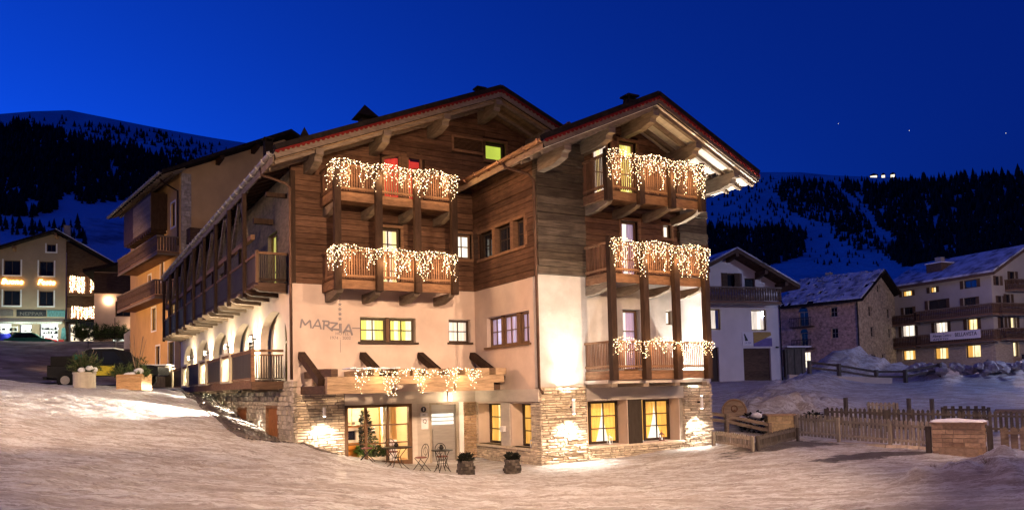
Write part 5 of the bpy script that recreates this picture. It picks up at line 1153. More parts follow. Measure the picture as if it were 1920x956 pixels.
# ---------------------------------------------------------------- orange building behind the wing
O = thing('orange_building', 'orange plastered building with two dark balconies beyond the hotel wing', 'building', (.1, 28, 3.0), 8)
X0, Yf = ('x', 0.0), ('y', 0.0)
hO = [(1.35, 2.35, 10.9, 12.5), (3.6, 4.5, 10.9, 12.3), (6.2, 7.4, 4.3, 5.9), (1.3, 2.6, 4.5, 6.2), (5.2, 6.2, 1.5, 3.1), (1.6, 3.0, 1.4, 3.2), (7.6, 8.4, 7.4, 8.4), (4.2, 5.0, 7.6, 9.0)]
hO = hO[4:6]+hO[:4]+hO[6:]
m = MB(); m.wall(X0, .35, 14, -1.0, 14.2, hO, 0, .3); m.build('side_wall', 'orange_plaster', O)
for k, (a, b, c, d) in enumerate(hO):
    w_ = window(O, X0, a, b, c, d, .1, 2, 2, 'frame_dark', 'glow_white' if k in (4, 5) else None); fm_ = MB()
    fm_.b(X0, a-.12, a-.01, c-.12, d+.12, -.03, .09); fm_.b(X0, b+.01, b+.12, c-.12, d+.12, -.03, .09); fm_.b(X0, a-.01, b+.01, d+.01, d+.12, -.03, .09); fm_.b(X0, a-.01, b+.01, c-.12, c-.01, -.03, .09); fm_.build('surround', 'white_paint', w_)
m = MB(); m.prism(Yf, [(.05, -1), (14, -1), (14, 14.2), (7, 17.6), (.05, 14.3)], 0, .3); m.build('front_wall', 'ochre_plaster', O)
q = one('corner_pillar', 'mortar', O, (-.02, .62, -.06, .0, 9, 14.1)); m = stones(q, ('y', -.06), .0, .62, 9, 14.1, [], 'quoin', (.14, .3), (.2, .45), (.01, .05))
m = MB(); m.prism(Yf, [(-1.5, 13.55), (-1.5, 13.8), (7, 18.0), (7, 17.75)], -1.3, 14.5); m.prism(Yf, [(7, 17.75), (7, 18), (15.5, 13.8), (15.5, 13.55)], -1.3, 14.5); ro = m.build('roof', 'roof_tile', O)
for k in range(22):
    y = -.9+k*.68; m = MB(); m.bar((-1.42, y, 13.50), (.0, y, 14.18), .1, .12); m.build('rafter', 'beam_grey', ro)
m = MB(); m.bar((-.75, -1.2, 13.72), (-.75, 14, 13.72), .16, .12); m.build('eave_beam', 'beam_grey', ro)
for x in (2.2, 4.6): m = MB(); m.prism(('x', x), [(0, 14.6+(x-.2)*.49-.6), (-1.1, 14.7+(x-.2)*.49-.5), (-1.1, 14.9+(x-.2)*.49-.5), (0, 14.9+(x-.2)*.49-.5)], 0, .25); m.build('purlin', 'beam_dark', ro)
gutter(ro, -1.58, 13.68, -1.25, 14.4, 'zinc', 22)
m = MB(); m.tube([(-1.55, -.3, 13.6), (-1.0, .1, 13.3), (-.1, .45, 13.0), (-.08, .45, 9.4)], .06, 6); m.build('downpipe', 'beam_dark', O)
def alp_balcony(P, a, b, z, d, mat='wood_old', F=X0, h=1.0, label=None):
    s = MB(); s.b(F, a, b, z-.12, z, -d, -.002); fl = s.build('balcony', 'beam_brown', P, label=label)
    s = MB(); s.b(F, a-.03, b+.03, z+h-.08, z+h, -d-.07, -d+.06); s.b(F, a-.03, a+.08, z+h-.08, z+h, -d+.062, 0); s.build('handrail', 'beam_grey', fl)
    s = MB(); s.b(F, a, b, z-.25, z-.122, -d-.02, -d+.05); s.b(F, a, a+.07, z-.25, z-.122, -d+.052, 0); s.build('edge_beam', 'beam_grey', fl)
    s = MB(); y = a+.02
    while y < b-.1:
        s.prism(F, [(y, z+.04), (y+.15, z+.04), (y+.15, z+.35), (y+.11, z+.5), (y+.15, z+.65), (y+.15, z+h-.09), (y, z+h-.09), (y, z+.65), (y+.04, z+.5), (y, z+.35)], -d-.015, -d+.012); y += .2
    y = .04
    while y < d-.1:
        s.b(F, a+.01, a+.035, z+.04, z+h-.09, -d+y, -d+y+.12); y += .18
    s.build('railing_slats', mat, fl, kind='stuff'); return fl
alp_balcony(O, .4, 11.8, 8.95, 1.35, label='upper dark carved balcony'); alp_balcony(O, 1.2, 12.2, 6.2, 1.3, label='lower dark carved balcony')
b_ = one('bay', 'beam_dark', O, (-1.05, -.005, 3.3, 11.3, 10.9, 13.4)); planks(b_, ('x', -1.05), 3.3, 8.2, 11.0, 13.2, .2, [], None, 'beam_grey', .04, name='board'); 
for k in range(12): piece('corbel', 'beam_dark', b_, -1.02, -.0, 3.5+k*.62, 3.75+k*.62, 10.7, 10.895)
one('rear_balcony', 'wood_old', O, (.3, 1.6, -.9, -.07, 9.4, 10.4))
# ---------------------------------------------------------------- shops up the street
sh = thing('shop_house', 'cream gabled shop house with two glowing script signs above bright shop windows', 'building', (-6.19, 65.52, 8.0), -10)
Fy = ('y', 0.0)
cw = [(-5.38, -3.92), (-2.28, -.98)]; hs_ = [(a, b, z0, z1) for a, b in cw for z0, z1 in ((7.12, 8.6), (4.05, 5.55))]+[(-1.62, -.8, 9.6, 10.35), (-6.6, -4.62, .2, 2.28), (-3.98, -2.84, .05, 2.2), (-2.2, -.5, .3, 2.28)]
m = MB(); m.wall(Fy, -9, .1, -1, 9.0, hs_, 0, .3); m.prism(Fy, [(-9, 9.0), (-1.75, 9), (-1.75, 11.3), (-1.9, 11.3), (-9, 8.3)], 0, .3); m.prism(Fy, [(-.7, 9), (.1, 9), (.1, 10.9), (-.7, 11.4)], 0, .3); m.box(-1.75, -.7, 0, .3, 9, 9.6); m.prism(Fy, [(-1.75, 10.35), (-.7, 10.35), (-.7, 11.4), (-1.75, 11.35)], 0, .3); m.build('cream_wall', 'house_cream', sh)
for k, (a, b, c, d) in enumerate(hs_[:5]):
    w_ = window(sh, Fy, a, b, c, d, .12, 2, 1, 'frame_brown', None); s = MB(); s.b(Fy, a-.14, a-.01, c-.14, d+.1, -.03, .1); s.b(Fy, b+.01, b+.14, c-.14, d+.1, -.03, .1); s.b(Fy, a-.01, b+.01, c-.14, c-.01, -.05, .1); s.build('surround', 'white_paint', w_)
for (a, b, c, d) in hs_[5:]: window(sh, Fy, a, b, c, d, .12, 2 if b-a > 1.4 else 1, 1, 'frame_grey', 'glow_shop', dep=.9)
m = MB(); rr = random.Random(12)
for (a, b, c, d) in hs_[5:]+[(.45, 4.1, .55, 2.2)]:
    off_ = .4 if a > 0 else 0
    for k in range(int((b-a)*14)):
        x = rr.uniform(a+.1, b-.15); z = c+rr.choice((.05, .5, .95, 1.35))*(d-c)/2; m.box(x, x+rr.uniform(.06, .22), off_+.45, off_+.6, z, z+rr.uniform(.08, .32))
m.build('display_goods', 'sign_dark', sh, kind='stuff')
m = MB(); m.wall(Fy, .1, 5.0, -1, 8.0, [(.35, 4.2, .1, 2.3)], .4, .7); m.prism(Fy, [(.1, 8), (5, 8), (.1, 10.8)], .4, .7); m.build('brown_wall', 'wood_old', sh)
m = MB(); m.prism(Fy, [(-9.5, 8.15), (-.7, 11.55), (-.7, 11.8), (-9.5, 8.4)], -.9, 10); m.prism(Fy, [(-.7, 11.55), (5.6, 7.75), (5.6, 8.0), (-.7, 11.8)], -.9, 10); rs_ = m.build('roof', 'roof_tile', sh)
m = MB(); m.bar((-.7, -.92, 11.82), (5.6, -.92, 8.02), .12, .06); m.build('snow_edge', 'snow_clean', rs_)
for x in (-4.4, -.7): m = MB(); m.prism(('x', x), [(0, 11.4-.385*abs(x+.7)), (-.8, 11.4-.385*abs(x+.7)), (-.8, 11.1-.385*abs(x+.7)), (0, 10.9-.385*abs(x+.7))], -.12, .12); m.build('purlin', 'beam_brown', rs_)
m = MB(); m.box(-.3, .3, 1, 1.6, 11, 12.6); m.build('chimney', 'house_stone', rs_)
for nm, s_, x, z in (('script_sign', 'Buone', -4.62, 6.2), ('script_sign', 'Feste', -1.62, 6.2)):
    q = text(nm, s_, 'neon', sh, (x, -.14, z), .72, ext=.03, shear=.25, off=.012)
for (a, b, mt) in ((-6.5, -4.5, 'sign_grey'), (-4.2, -1.6, 'sign_dark'), (-1.5, .1, 'sign_teal')):
    q = one('fascia_sign', mt, sh, (a, b, -.12, -.004, 2.95, 3.6))
    if mt == 'sign_dark': text('lettering', 'NEPPAR', 'sign_grey', q, ((a+b)/2, -.126, 3.06), .48, ext=.003, sx=1.2)
m = MB(); m.hexa([(-6.8, -.9, 2.30), (.0, -.9, 2.30), (.0, -.01, 2.72), (-6.8, -.01, 2.72), (-6.8, -.9, 2.34), (.0, -.9, 2.34), (.0, -.01, 2.80), (-6.8, -.01, 2.80)])
for k in range(30): m.box(-6.8+k*.226, -6.8+k*.226+.19, -.92, -.902, 2.12, 2.34)
m.build('awning', 'awning', sh)
lamp('shop_light', 'POINT', (-10.2, 63.9, 9.9), 130, (.8, 1, .85), .2).parent = None; lamp('shop_light', 'POINT', (-7.4, 63.4, 9.9), 130, (.8, 1, .85), .2)
# brown half: balconies, porch, warm display
for z, h, lb in ((5.2, 1.75, 'upper red-brown balcony'), (2.7, 1.1, 'lower red-brown balcony')):
    q = one('balcony', 'wood_old', sh, (.35, 4.5, -.9, .398, z-.1, z), label=lb); one('handrail', 'beam_brown', q, (.35, 4.5, -.95, -.85, z+h-.1, z+h)); s = MB()
    for k in range(24): s.box(.4+k*.17, .4+k*.17+.12, -.92, -.89, z+.02, z+h-.102)
    s.build('railing_slats', 'slat_brown', q, kind='stuff')
m = MB()
for x in (1.3, 2.6): m.box(x, x+.9, .34, .395, 5.6, 7.6)
m.build('shutter', 'frame_brown', sh, kind='stuff')
window(sh, ('y', .4), .4, 4.15, .12, 2.28, .1, 4, 1, 'frame_dark', 'glow_shop_warm', dep=.9)
one('porch_roof', 'roof_tile', sh, (.2, 4.9, -1.3, .39, 2.38, 2.55)); one('porch_post', 'beam_dark', sh, (.25, .35, -1.25, -1.15, -.2, 2.37)); one('porch_post', 'beam_dark', sh, (4.6, 4.7, -1.25, -1.15, -.2, 2.37))
q = one('hanging_sign', 'sign_dark', sh, (1.6, 3.1, -1.22, -1.18, 1.65, 2.3))
def at(o, p): return o.matrix_basis @ Vector(p)
c_, s_ = math.cos(rad(-10)), math.sin(rad(-10)); shp = lambda x, y, z: Vector((-6.19+c_*x-s_*y, 65.52+s_*x+c_*y, 8.0+z))
GS = 'icicle light curtains on the shop house'
icicles('icicle_lights', 'icicle light curtain along the upper shop house balcony', shp(.5, -.97, 6.95), shp(4.2, -.97, 6.95), lambda f, r: r.choice((1, 1, .95, .0, .9)), 1.6, GS, gap=.2, power=60, nl=2, br=.045, seed=61)
icicles('icicle_lights', 'icicle light curtain along the lower shop house balcony', shp(.9, -.97, 3.85), shp(4.4, -.97, 3.85), lambda f, r: r.choice((1, 1, .9, .3, .95)), 1.15, GS, gap=.17, power=60, nl=2, br=.045, seed=62)
# goods on the pavement before the shop
t = thing('advertising_ball', 'big blue and white round display standing before the shop', 'display', shp(-4.95, -1.3, -.1)); m = MB(); m.lathe((0, 0, .2), [(.3, 0), (.55, .25), (.6, .6), (.5, .95), (.2, 1.15)], 14); m.build('body', 'blue_plastic', t, smooth=True); m = MB(); m.lathe((0, 0, 1.08), [(.45, 0), (.42, .15), (.15, .3)], 12); m.build('cap', 'white_paint', t)
t = thing('ski_rack', 'rack of boots and snowshoes beside the blue display', 'rack', shp(-4.25, -1.0, -.1)); m = MB(); m.box(-.35, -.3, -.05, .05, 0, 2.0); m.box(.3, .35, -.05, .05, 0, 2.0); [m.box(-.3, .3, -.05, .05, .1+k*.45, .14+k*.45) for k in range(5)]; m.build('frame', 'white_paint', t)
for k in range(8):
    x = -.2+.4*(k % 2); z = .16+.45*(k//2); one('boot', 'car_black', t, (x-.11, x+.11, -.16, .06, z, z+.28))
t = thing('sledge_stack', 'pile of red plastic sledges before the bright shop window', 'sledges', shp(-.9, -1.5, -.1)); m = MB(); m.hexa([(-.6, -.3, 0), (.6, -.3, 0), (.6, .3, 0), (-.6, .3, 0), (-.5, -.25, .8), (.55, -.25, .55), (.55, .25, .55), (-.5, .25, .8)]); m.build('sledge', 'red_plastic', t); one('crate', 'red_plastic', t, (.65, 1.1, -.3, .3, 0, .6))
t = thing('clothes_stand', 'dark rail of ski clothes by the shop doorway', 'stand', shp(.15, -1.2, -.1)); one('pole', 'iron', t, (-.03, .03, -.03, .03, 0, 1.9)); m = MB(); m.hexa([(-.25, -.15, .7), (.25, -.15, .7), (.25, .15, .7), (-.25, .15, .7), (-.15, -.1, 1.8), (.15, -.1, 1.8), (.15, .1, 1.8), (-.15, .1, 1.8)]); m.build('jacket', 'sign_teal', t)
def car(label, loc, rz, mat, group=None):
    t = thing('parked_car', label, 'car', loc, rz, group); m = MB(); xprism(m, [(-2.0, .3), (-2.05, .75), (-1.6, .88), (1.1, .88), (1.95, .72), (2.0, .3)], -.82, .82); m.build('body', mat, t)
    m = MB(); xprism(m, [(-1.65, .88), (-1.1, 1.4), (.3, 1.42), (1.1, .88)], -.72, .72); c = m.build('cabin', mat, t); m = MB(); xprism(m, [(-1.4, .92), (-1.02, 1.34), (.24, 1.36), (.9, .92)], -.728, .728); m.build('window', 'dark_glass', c)
    for x in (-1.25, 1.25):
        for y in (-.84, .64): m = MB(); m.tube([(x, y, .31), (x, y+.2, .31)], .31, 14); m.build('wheel', 'car_black', t)
    return t
car('dark green car parked before the shop entrance', shp(-2.4, -3.0, -.35), -10, 'car_green')
for k, (x, lb) in enumerate(((-7, 'leftmost of the low kerb rail posts by the shop'), )): pass
t = thing('kerb_rail', 'low metal rail between street and snow bank before the shops', 'railing', shp(-3, -6.5, -.55), -10); m = MB(); m.tube([(-6, 0, .45), (6, 0, .45)], .03, 6); m.build('rail', 'zinc', t)
for k in range(7): m = MB(); m.tube([(-6+k*2, 0, -.5), (-6+k*2, 0, .45)], .03, 6); m.build('post', 'zinc', t)
# lit street lamp
lp = thing('street_lamp', 'lit lantern-headed street lamp on a dark pole by the shops', 'street lamp', (-2.78, 54.0, 7.3)); m = MB(); m.tube([(0, 0, -.3), (0, 0, 4.1)], .06, 8, rs=None); m.build('pole', 'iron', lp)
m = MB(); m.lathe((0, 0, 4.1), [(.08, 0), (.26, .42), (.24, .44)], 8); m.build('lantern', 'lamp_glow', lp); m = MB(); m.lathe((0, 0, 4.55), [(.3, 0), (.12, .18), (.03, .25)], 8); m.build('cap', 'iron', lp)
lamp('lamp_light', 'POINT', (-2.78, 53.4, 11.4), 600, (1, .72, .45), .2)
# rose house with garage
ph = thing('rose_house', 'rose plastered house with bright garage window at the bend', 'building', (.2, 52.8, 7.4), -10)
m = MB(); m.wall(Fy, -4.2, 3, -1, 6.6, [(-2.75, -.95, -.4, 1.15), (-2.5, -1.2, 2.55, 4.0)], 0, .3); m.build('wall', 'house_rose', ph); window(ph, Fy, -2.73, -.97, -.38, 1.13, .1, 2, 1, 'frame_dark', 'glow_shop', dep=.5); window(ph, Fy, -2.48, -1.22, 2.57, 3.98, .1, 2, 1, 'frame_brown', None)
m = MB(); m.prism(Fy, [(-5, 6.4), (-1, 7.4), (3.4, 7.6), (3.4, 7.9), (-1, 7.7), (-5, 6.7)], -1.0, 8); m.build('roof', 'roof_tile', ph); one('upper_floor', 'wood_old', ph, (-4.2, 3, -.35, -.005, 4.6, 6.5)); one('board', 'sign_dark', ph, (-.45, -.1, -.1, -.005, 1.7, 2.75)); m = MB(); m.blob((-.28, -.22, 1.4), .14, 2); m.build('sconce', 'lamp_glow', ph); lamp('sconce_light', 'POINT', at(ph, (-.28, -.7, 1.5)), 90, (1, .7, .4), .1)
t = thing('recycling_container', 'pale blue and white recycling container by the rose house', 'container', (-.95, 47.5, gz(-.95, 47.5)), -10); m = MB(); m.prism(Fy, [(-.9, 0), (.9, 0), (.9, 1.25), (.5, 1.55), (-.5, 1.55), (-.9, 1.25)], -.6, .6); m.build('body', 'white_paint', t); one('panel', 'sign_violet', t, (-.05, .5, -.62, -.601, .3, 1.2)); one('panel', 'white_paint', t, (-.7, -.15, -.62, -.601, .3, 1.2))
t = thing('railing', 'dark metal railing before the garage of the rose house', 'railing', (-2.6, 47.6, gz(-2.6, 47.6)), -10)
for z in (.5, .9, 1.2): m = MB(); m.tube([(-2, 0, z), (4.2, 0, z)], .025, 5); m.build('rail', 'iron', t)
for x in (-2, 0, 2, 4.2): m = MB(); m.tube([(x, 0, -.2), (x, 0, 1.25 if x else 2.6)], .03, 6); m.build('post', 'iron', t)
t = thing('shed', 'dark low shed wall between the truck and the orange building', 'shed', (-2.5, 21.5, gz(-2.5, 21.5)-.1), -20); one('wall', 'fence_dark', t, (-1.2, 1.0, -.2, 1.2, 0, 1.35)); one('roof', 'snow_clean', t, (-1.3, 1.1, -.3, 1.3, 1.355, 1.42))
for lb, x, y, h in (('snow dusted bush in front of the lower shop display', -3.4, 53.2, 1.9), ('dark round bush under the street lamp', -2.1, 52.3, 1.7), ('dark conifer bush left of the warm shop display', -4.9, 54.5, 1.9)):
    t = thing('bush', lb, 'bush', (x, y, gz(x, y)), 0, 'bushes by the shops'); m = MB(); tw_ = MB(); sprigs(m, tw_, (0, 0, .15), .95, .8, h*1.0, 70, int(h*10)+int(x*3), .26); m.build('foliage', 'needle', t, kind='stuff'); m = tw_; m.tube([(0, 0, -.2), (0, 0, h*.6)], .05, 5); m.build('stem', 'twig', t)
# ---------------------------------------------------------------- white house with garage
wh = thing('white_house', 'white gabled house with dark garage door, poster and wooden balcony', 'house', (37.1, 11.69, 2.66), -13)
hw = [(-2.98, -.78, -.3, 2.3), (-4.98-.62, -4.66, 3.58, 5.02), (-2.22, -1.0, 3.52, 4.98), (-5.6, -4.92, -.3, 2.38), (-4.18, -2.86, 6.4, 7.5), (-2.66, -1.8, 6.4, 7.2)]
m = MB(); m.wall(Fy, -8.2, .02, -1, 6.35, hw, 0, .3)
for k in range(11):
    z = 6.35+k*.22; hwid = (8.75-z)/.5
    m.wall(Fy, max(-8.2, -3.95-hwid), min(.02, -3.95+hwid), z, z+.22, hw, 0, .3)
m.box(-.28, .02, .3, 9, -1, 6.4); m.build('wall', 'house_white', wh)
m = MB(); m.prism(Fy, [(-9, 6.25), (-9, 6.5), (-3.95, 9.0), (-3.95, 8.75)], -1.25, 9); m.prism(Fy, [(-3.95, 8.75), (-3.95, 9), (.95, 6.57), (.95, 6.32)], -1.25, 9); ro = m.build('roof', 'wood_old', wh)
m = MB(); m.prism(Fy, [(-9, 6.51), (-9, 6.6), (-3.95, 9.1), (-3.95, 9.01)], -1.2, 9); m.prism(Fy, [(-3.95, 9.01), (-3.95, 9.1), (.95, 6.67), (.95, 6.58)], -1.28, 9); m.build('snow_cover', 'roof_snow', ro)
for x in (-6.2, -3.95, -1.7, -.1): m = MB(); zt = 8.72-.5*abs(x+3.95); m.prism(('x', x-.12), [(.0, zt), (-1.2, zt), (-1.2, zt-.25), (0, zt-.5)], 0, .24); m.build('purlin', 'wood_old', ro)
g = one('garage_door', 'wood_old', wh, (-2.96, -.8, .18, .22, -.3, 2.28))
for k in range(5): piece('panel', 'wood_old', g, -2.95, -.81, .155, .179, -.25+k*.5, .21+k*.5)
one('door', 'frame_dark', wh, (-5.58, -4.94, .12, .18, -.3, 2.36))
window(wh, Fy, -5.58, -4.68, 3.6, 5.0, .12, 1, 1, 'frame_brown', 'glow_white', 'curtain_white', [(.3, .7, 0)], dep=.6); window(wh, Fy, -2.2, -1.02, 3.54, 4.96, .12, 1, 1, 'frame_brown', 'glow_white', 'curtain_white', [(.15, .5, 0), (.7, .9, 0)], dep=.6)
window(wh, Fy, -4.0, -3.3, 6.42, 7.45, .12, 1, 1, 'frame_dark', None); window(wh, Fy, -2.64, -1.82, 6.42, 7.18, .12, 1, 1, 'wood_old', None)
for a in (-4.28, -3.28): one('shutter', 'wood_old', wh, (a-.2, a+.22, -.06, -.003, 6.4, 7.5))
alp_balcony(wh, -7.4, -.46, 5.45, 1.0, F=Fy, h=.98)
po = one('poster', 'sign_white', wh, (-3.02, -2.16, -.03, -.003, 2.5, 3.42)); one('poster_panel', 'sign_violet', wh, (-2.14, -.65, -.03, -.003, 2.42, 3.0)); m = MB(); m.prism(Fy, [(-2.16, 3.42), (-.75, 3.42), (-.7, 3.2), (-1.4, 2.9), (-2.14, 2.62)], -.04, -.031); m.build('poster_field', 'sign_ochre', wh)
m = MB(); m.prism(Fy, [(-2.90, 3.28), (-2.82, 3.30), (-2.62, 2.90), (-2.58, 2.82), (-2.82, 2.80), (-2.84, 3.0)], -.036, -.031); m.build('print', 'sign_dark', po); text('lettering', 'LA TEA', 'sign_violet', po, (-2.6, -.034, 2.62), .16, ext=.002)
m = MB(); m.tube([(.06, -.06, 6.2), (.06, -.06, -.3)], .05, 6); m.build('downpipe', 'iron', wh); one('wall_light', 'iron', wh, (-.35, -.15, -.1, -.003, 2.3, 2.4))
sd = thing('shed', 'dark lean-to shed with snowy roof on the right of the white house', 'shed', (37.35, 11.6, 2.66), -13); one('wall', 'fence_dark', sd, (.12, 1.8, .0, .06, -.4, 2.3), (1.74, 1.8, .061, 2.5, -.4, 2.3)); m = MB(); m.hexa([(.08, -.3, 2.32), (2.1, -.3, 2.32), (2.1, 2.8, 2.5), (.08, 2.8, 2.5), (.08, -.3, 2.42), (2.1, -.3, 2.42), (2.1, 2.8, 2.62), (.08, 2.8, 2.62)]); m.build('roof', 'house_white', sd)
for k in range(3): one('glazing_bar', 'iron', sd, (.25+k*.6, .30+k*.6, -.03, -.002, -.3, 2.2))
# ---------------------------------------------------------------- stone house
sh2 = thing('stone_house', 'pinkish rubble stone house with arched balcony doors behind the white house', 'house', (62.36, 23.57, 3.6), 13)
hl = [(2.16, 2.89, 5.5, 6.5), (2.16, 2.88, 3.33, 4.36), (2.11, 2.88, .85, 1.96), (5.25, 6.25, 4.8, 6.3), (5.4, 6.2, 2.5, 4.1), (5.2, 5.96, .2, 2.1)]
m = MB(); m.wall(X0, .3, 8.4, -1.5, 7.3, hl, 0, .35); m.build('long_wall', 'house_pink', sh2)
hr_ = [(2.3, 3.2, 5.48, 6.55), (7.0, 8.0, 5.5, 6.55), (2.6, 3.55, 3.4, 4.45), (7.15, 8.0, 3.4, 4.45), (4.75, 5.55, 8.1, 8.9), (5.2, 6.0, .8, 1.7), (2.6, 3.3, .9, 1.7)]
m = MB(); m.wall(Fy, 0, 10.4, -1.5, 7.3, hr_, 0, .3)
for k in range(13):
    z = 7.3+k*.22; q = (10.1-z)/.56; m.wall(Fy, max(0, 5.2-q), min(10.4, 5.2+q), z, z+.22, hr_, 0, .3)
m.build('gable_wall', 'house_tan', sh2)
for k, (a, b, c, d) in enumerate(hl): window(sh2, X0, a, b, c, d, .15, 2, 2, 'frame_grey', 'glow_yellow' if k in (2,) else ('glow_white' if k == 5 else None))
for k, (a, b, c, d) in enumerate(hr_): window(sh2, Fy, a, b, c, d, .15, 2, 2, 'frame_grey', None)
for z, a, c in ((4.75, 4.6, 7.0), (2.45, 4.7, 6.9)):
    b_ = one('balcony', 'wood_old', sh2, (-.75, -.003, a, c, z-.12, z)); s = MB(); s.box(-.75, -.7, a, c, z+.85, z+.92)
    for k in range(13): s.box(-.74, -.71, a+.05+k*(c-a-.1)/12.2, a+.09+k*(c-a-.1)/12.2, z, z+.85)
    s.build('railing_slats', 'iron', b_, kind='stuff')
for zc, hz in ((6.3, .5), (4.1, .4)):
    m = MB(); m.prism(X0, [(5.75+hz*math.cos(t), zc+hz*math.sin(t)) for t in [math.pi*k/10 for k in range(11)]], -.02, -.004); m.build('arch', 'dark_glass', sh2)
m = MB(); m.prism(Fy, [(-.9, 6.75), (-.9, 7.0), (5.2, 10.42), (5.2, 10.17)], -.8, 8.6); m.prism(Fy, [(5.2, 10.17), (5.2, 10.42), (11.3, 7.0), (11.3, 6.75)], -.8, 8.6); ro = m.build('roof', 'roof_tile', sh2)
m = MB(); rr = random.Random(8)
for k in range(26):
    for j in range(14):
        if rr.random() < .12: continue
        x = -.85+j*.43; y = -.7+k*.355; z = 7.02+(x+.9)*.5607; m.hexa([(x, y, z), (x+.42, y, z+.236), (x+.42, y+.34, z+.236), (x, y+.34, z), (x+.03, y+.03, z+.07+rr.uniform(0, .08)), (x+.40, y+.03, z+.30+rr.uniform(0, .08)), (x+.40, y+.32, z+.30+rr.uniform(0, .08)), (x+.03, y+.32, z+.07+rr.uniform(0, .08))])
m.build('snow_cover', 'roof_snow', ro, kind='stuff'); one('chimney', 'house_stone', ro, (6.2, 6.8, 5.5, 6.1, 9.5, 11)); m = MB(); m.tube([(-.06, .1, 6.8), (-.06, .1, -.5)], .06, 6); m.build('downpipe', 'iron', sh2)
car('dark car parked before the stone house behind the dark shed', (48.2, 13.6, gz(48.2, 13.6)), 70, 'car_black')
# ---------------------------------------------------------------- far right hotel
bv = thing('bellavista_hotel', 'long pale building with two dark balcony rows and lit windows at the right edge', 'hotel', (69.82, 14.62, 3.3), -8)
bv.name = 'village_hotel'
rows = [(8.88, 10.1, 8.05, 8.65, 2), (6.0, 6.7, 8.05, 8.65, 2), (1.5, 2.9, 8.0, 8.8, 0), (8.9, 10.0, 5.9, 6.9, 0), (4.9, 7.0, 6.3, 7.3, 0), (1.7, 3.0, 6.0, 7.1, 0),
        (8.75, 10.4, 3.78, 5.02, 1), (4.91, 6.37, 3.9, 4.98, 1), (1.65, 2.75, 3.9, 5.0, 2), (8.83, 10.44, 1.3, 2.35, 2), (4.95, 6.53, 1.22, 2.4, 2), (1.44, 3.0, 1.22, 2.46, 2)]
m = MB(); m.wall(X0, .3, 11.2, 3.1, 9.0, [q[:4] for q in rows], 0, .3); m.build('long_wall', 'house_beige', bv)
m = MB(); m.wall(X0, .3, 11.2, -2, 3.09, [q[:4] for q in rows], -.03, .3); m.build('ground_storey', 'house_stone', bv)
for a, b, c, d, g in rows:
    w_ = window(bv, X0, a, b, c, d, .12, 2, 1, 'frame_dark', (None, 'glow_white', 'glow_house')[g], 'curtain_yellow' if g == 2 else ('curtain_white' if g else None), [(0, R.uniform(.15, .35), 0), (R.uniform(.65, .85), 1, 0)], dep=.25)
    if c > 3.5:
        for q in (a-.36, b+.02): one('shutter', 'wood_old', w_, (-.05, -.003, q, q+.34, c, d))
rr_ = [(2.35, 3.2, 3.85, 5.0, 2), (2.5, 3.3, 1.2, 2.6, 2), (1.9, 2.6, 6.0, 7.2, 0), (.6, 1.2, 8.0, 8.9, 0), (2.6, 3.4, 8.2, 9.4, 0), (.8, 1.4, 5.9, 7, 0), (.9, 1.5, 3.9, 5, 0)]
m = MB(); m.wall(Fy, 0, 9, 3.1, 9, [q[:4] for q in rr_], 0, .3); m.prism(Fy, [(0, 9), (2.55, 9), (2.55, 10.6), (0, 9.1)], 0, .3); m.prism(Fy, [(3.45, 9), (9, 9), (4.5, 11.5), (3.45, 11)], 0, .3); m.box(2.55, 3.45, 0.003, .3, 9.41, 10.6); m.build('gable_wall', 'house_beige', bv)
m = MB(); m.wall(Fy, 0, 9, -2, 3.09, [q[:4] for q in rr_], -.03, .3); m.build('ground_storey', 'house_stone', bv)
for a, b, c, d, g in rr_:
    w_ = window(bv, Fy, a, b, c, d, .12, 1, 1, 'frame_dark', (None, 'glow_white', 'glow_house')[g], dep=.25)
    if c > 3.5: one('shutter', 'wood_old', w_, (a-.32, a-.01, -.05, -.003, c, d)); one('shutter', 'wood_old', w_, (b+.01, b+.32, -.05, -.003, c, d))
m = MB(); m.prism(Fy, [(-.8, 8.85), (-.8, 9.1), (4.5, 11.9), (4.5, 11.65)], -.9, 12); m.prism(Fy, [(4.5, 11.65), (4.5, 11.9), (9.8, 9.1), (9.8, 8.85)], -.9, 12); ro = m.build('roof', 'wood_old', bv); m = MB(); m.prism(Fy, [(-.75, 9.14), (-.75, 9.30), (4.5, 12.05), (4.5, 11.91)], -.8, 12); m.build('snow_cover', 'roof_snow', ro)
one('chimney', 'house_stone', ro, (2.4, 3.0, 7.2, 7.9, 10.2, 12)); one('dormer', 'wood_old', ro, (1.2, 3.2, 6.2, 8.0, 9.6, 11.2)); one('dormer_snow', 'snow_clean', ro, (1.1, 3.3, 6.1, 8.1, 11.21, 11.3))
for z, a, b in ((5.3, -.6, 7.9), (5.1, 8.1, 10.9), (2.85, -.6, 7.9), (2.75, 8.1, 10.9)):
    alp_balcony(bv, a, b, z, .9, F=X0, h=.95)
for z, a, b in ((5.3, .0, 8), (2.95, .4, 8), (7.6, 1.8, 8)): alp_balcony(bv, a, b, z, .9, F=Fy, h=.95)
bn = thing('banner', 'long pale lettered banner hung on the lower balcony of the far right building', 'banner', (69.82, 14.62, 3.3), -8); one('cloth', 'sign_white', bn, (-1.05, -1.02, .62, 6.1, 3.05, 3.86)); text('lettering', 'BELLAVISTA', 'sign_dark', bn, (-1.056, 2.15, 3.34), .52, 'x', .003, off=.004, sx=.85); text('lettering', 'Albergo Centro', 'sign_dark', bn, (-1.056, 4.75, 3.42), .36, 'x', .003, sx=.9); text('lettering', 'APERTO', 'sign_dark', bn, (-1.056, 4.9, 3.1), .26, 'x', .003, sx=1.8)
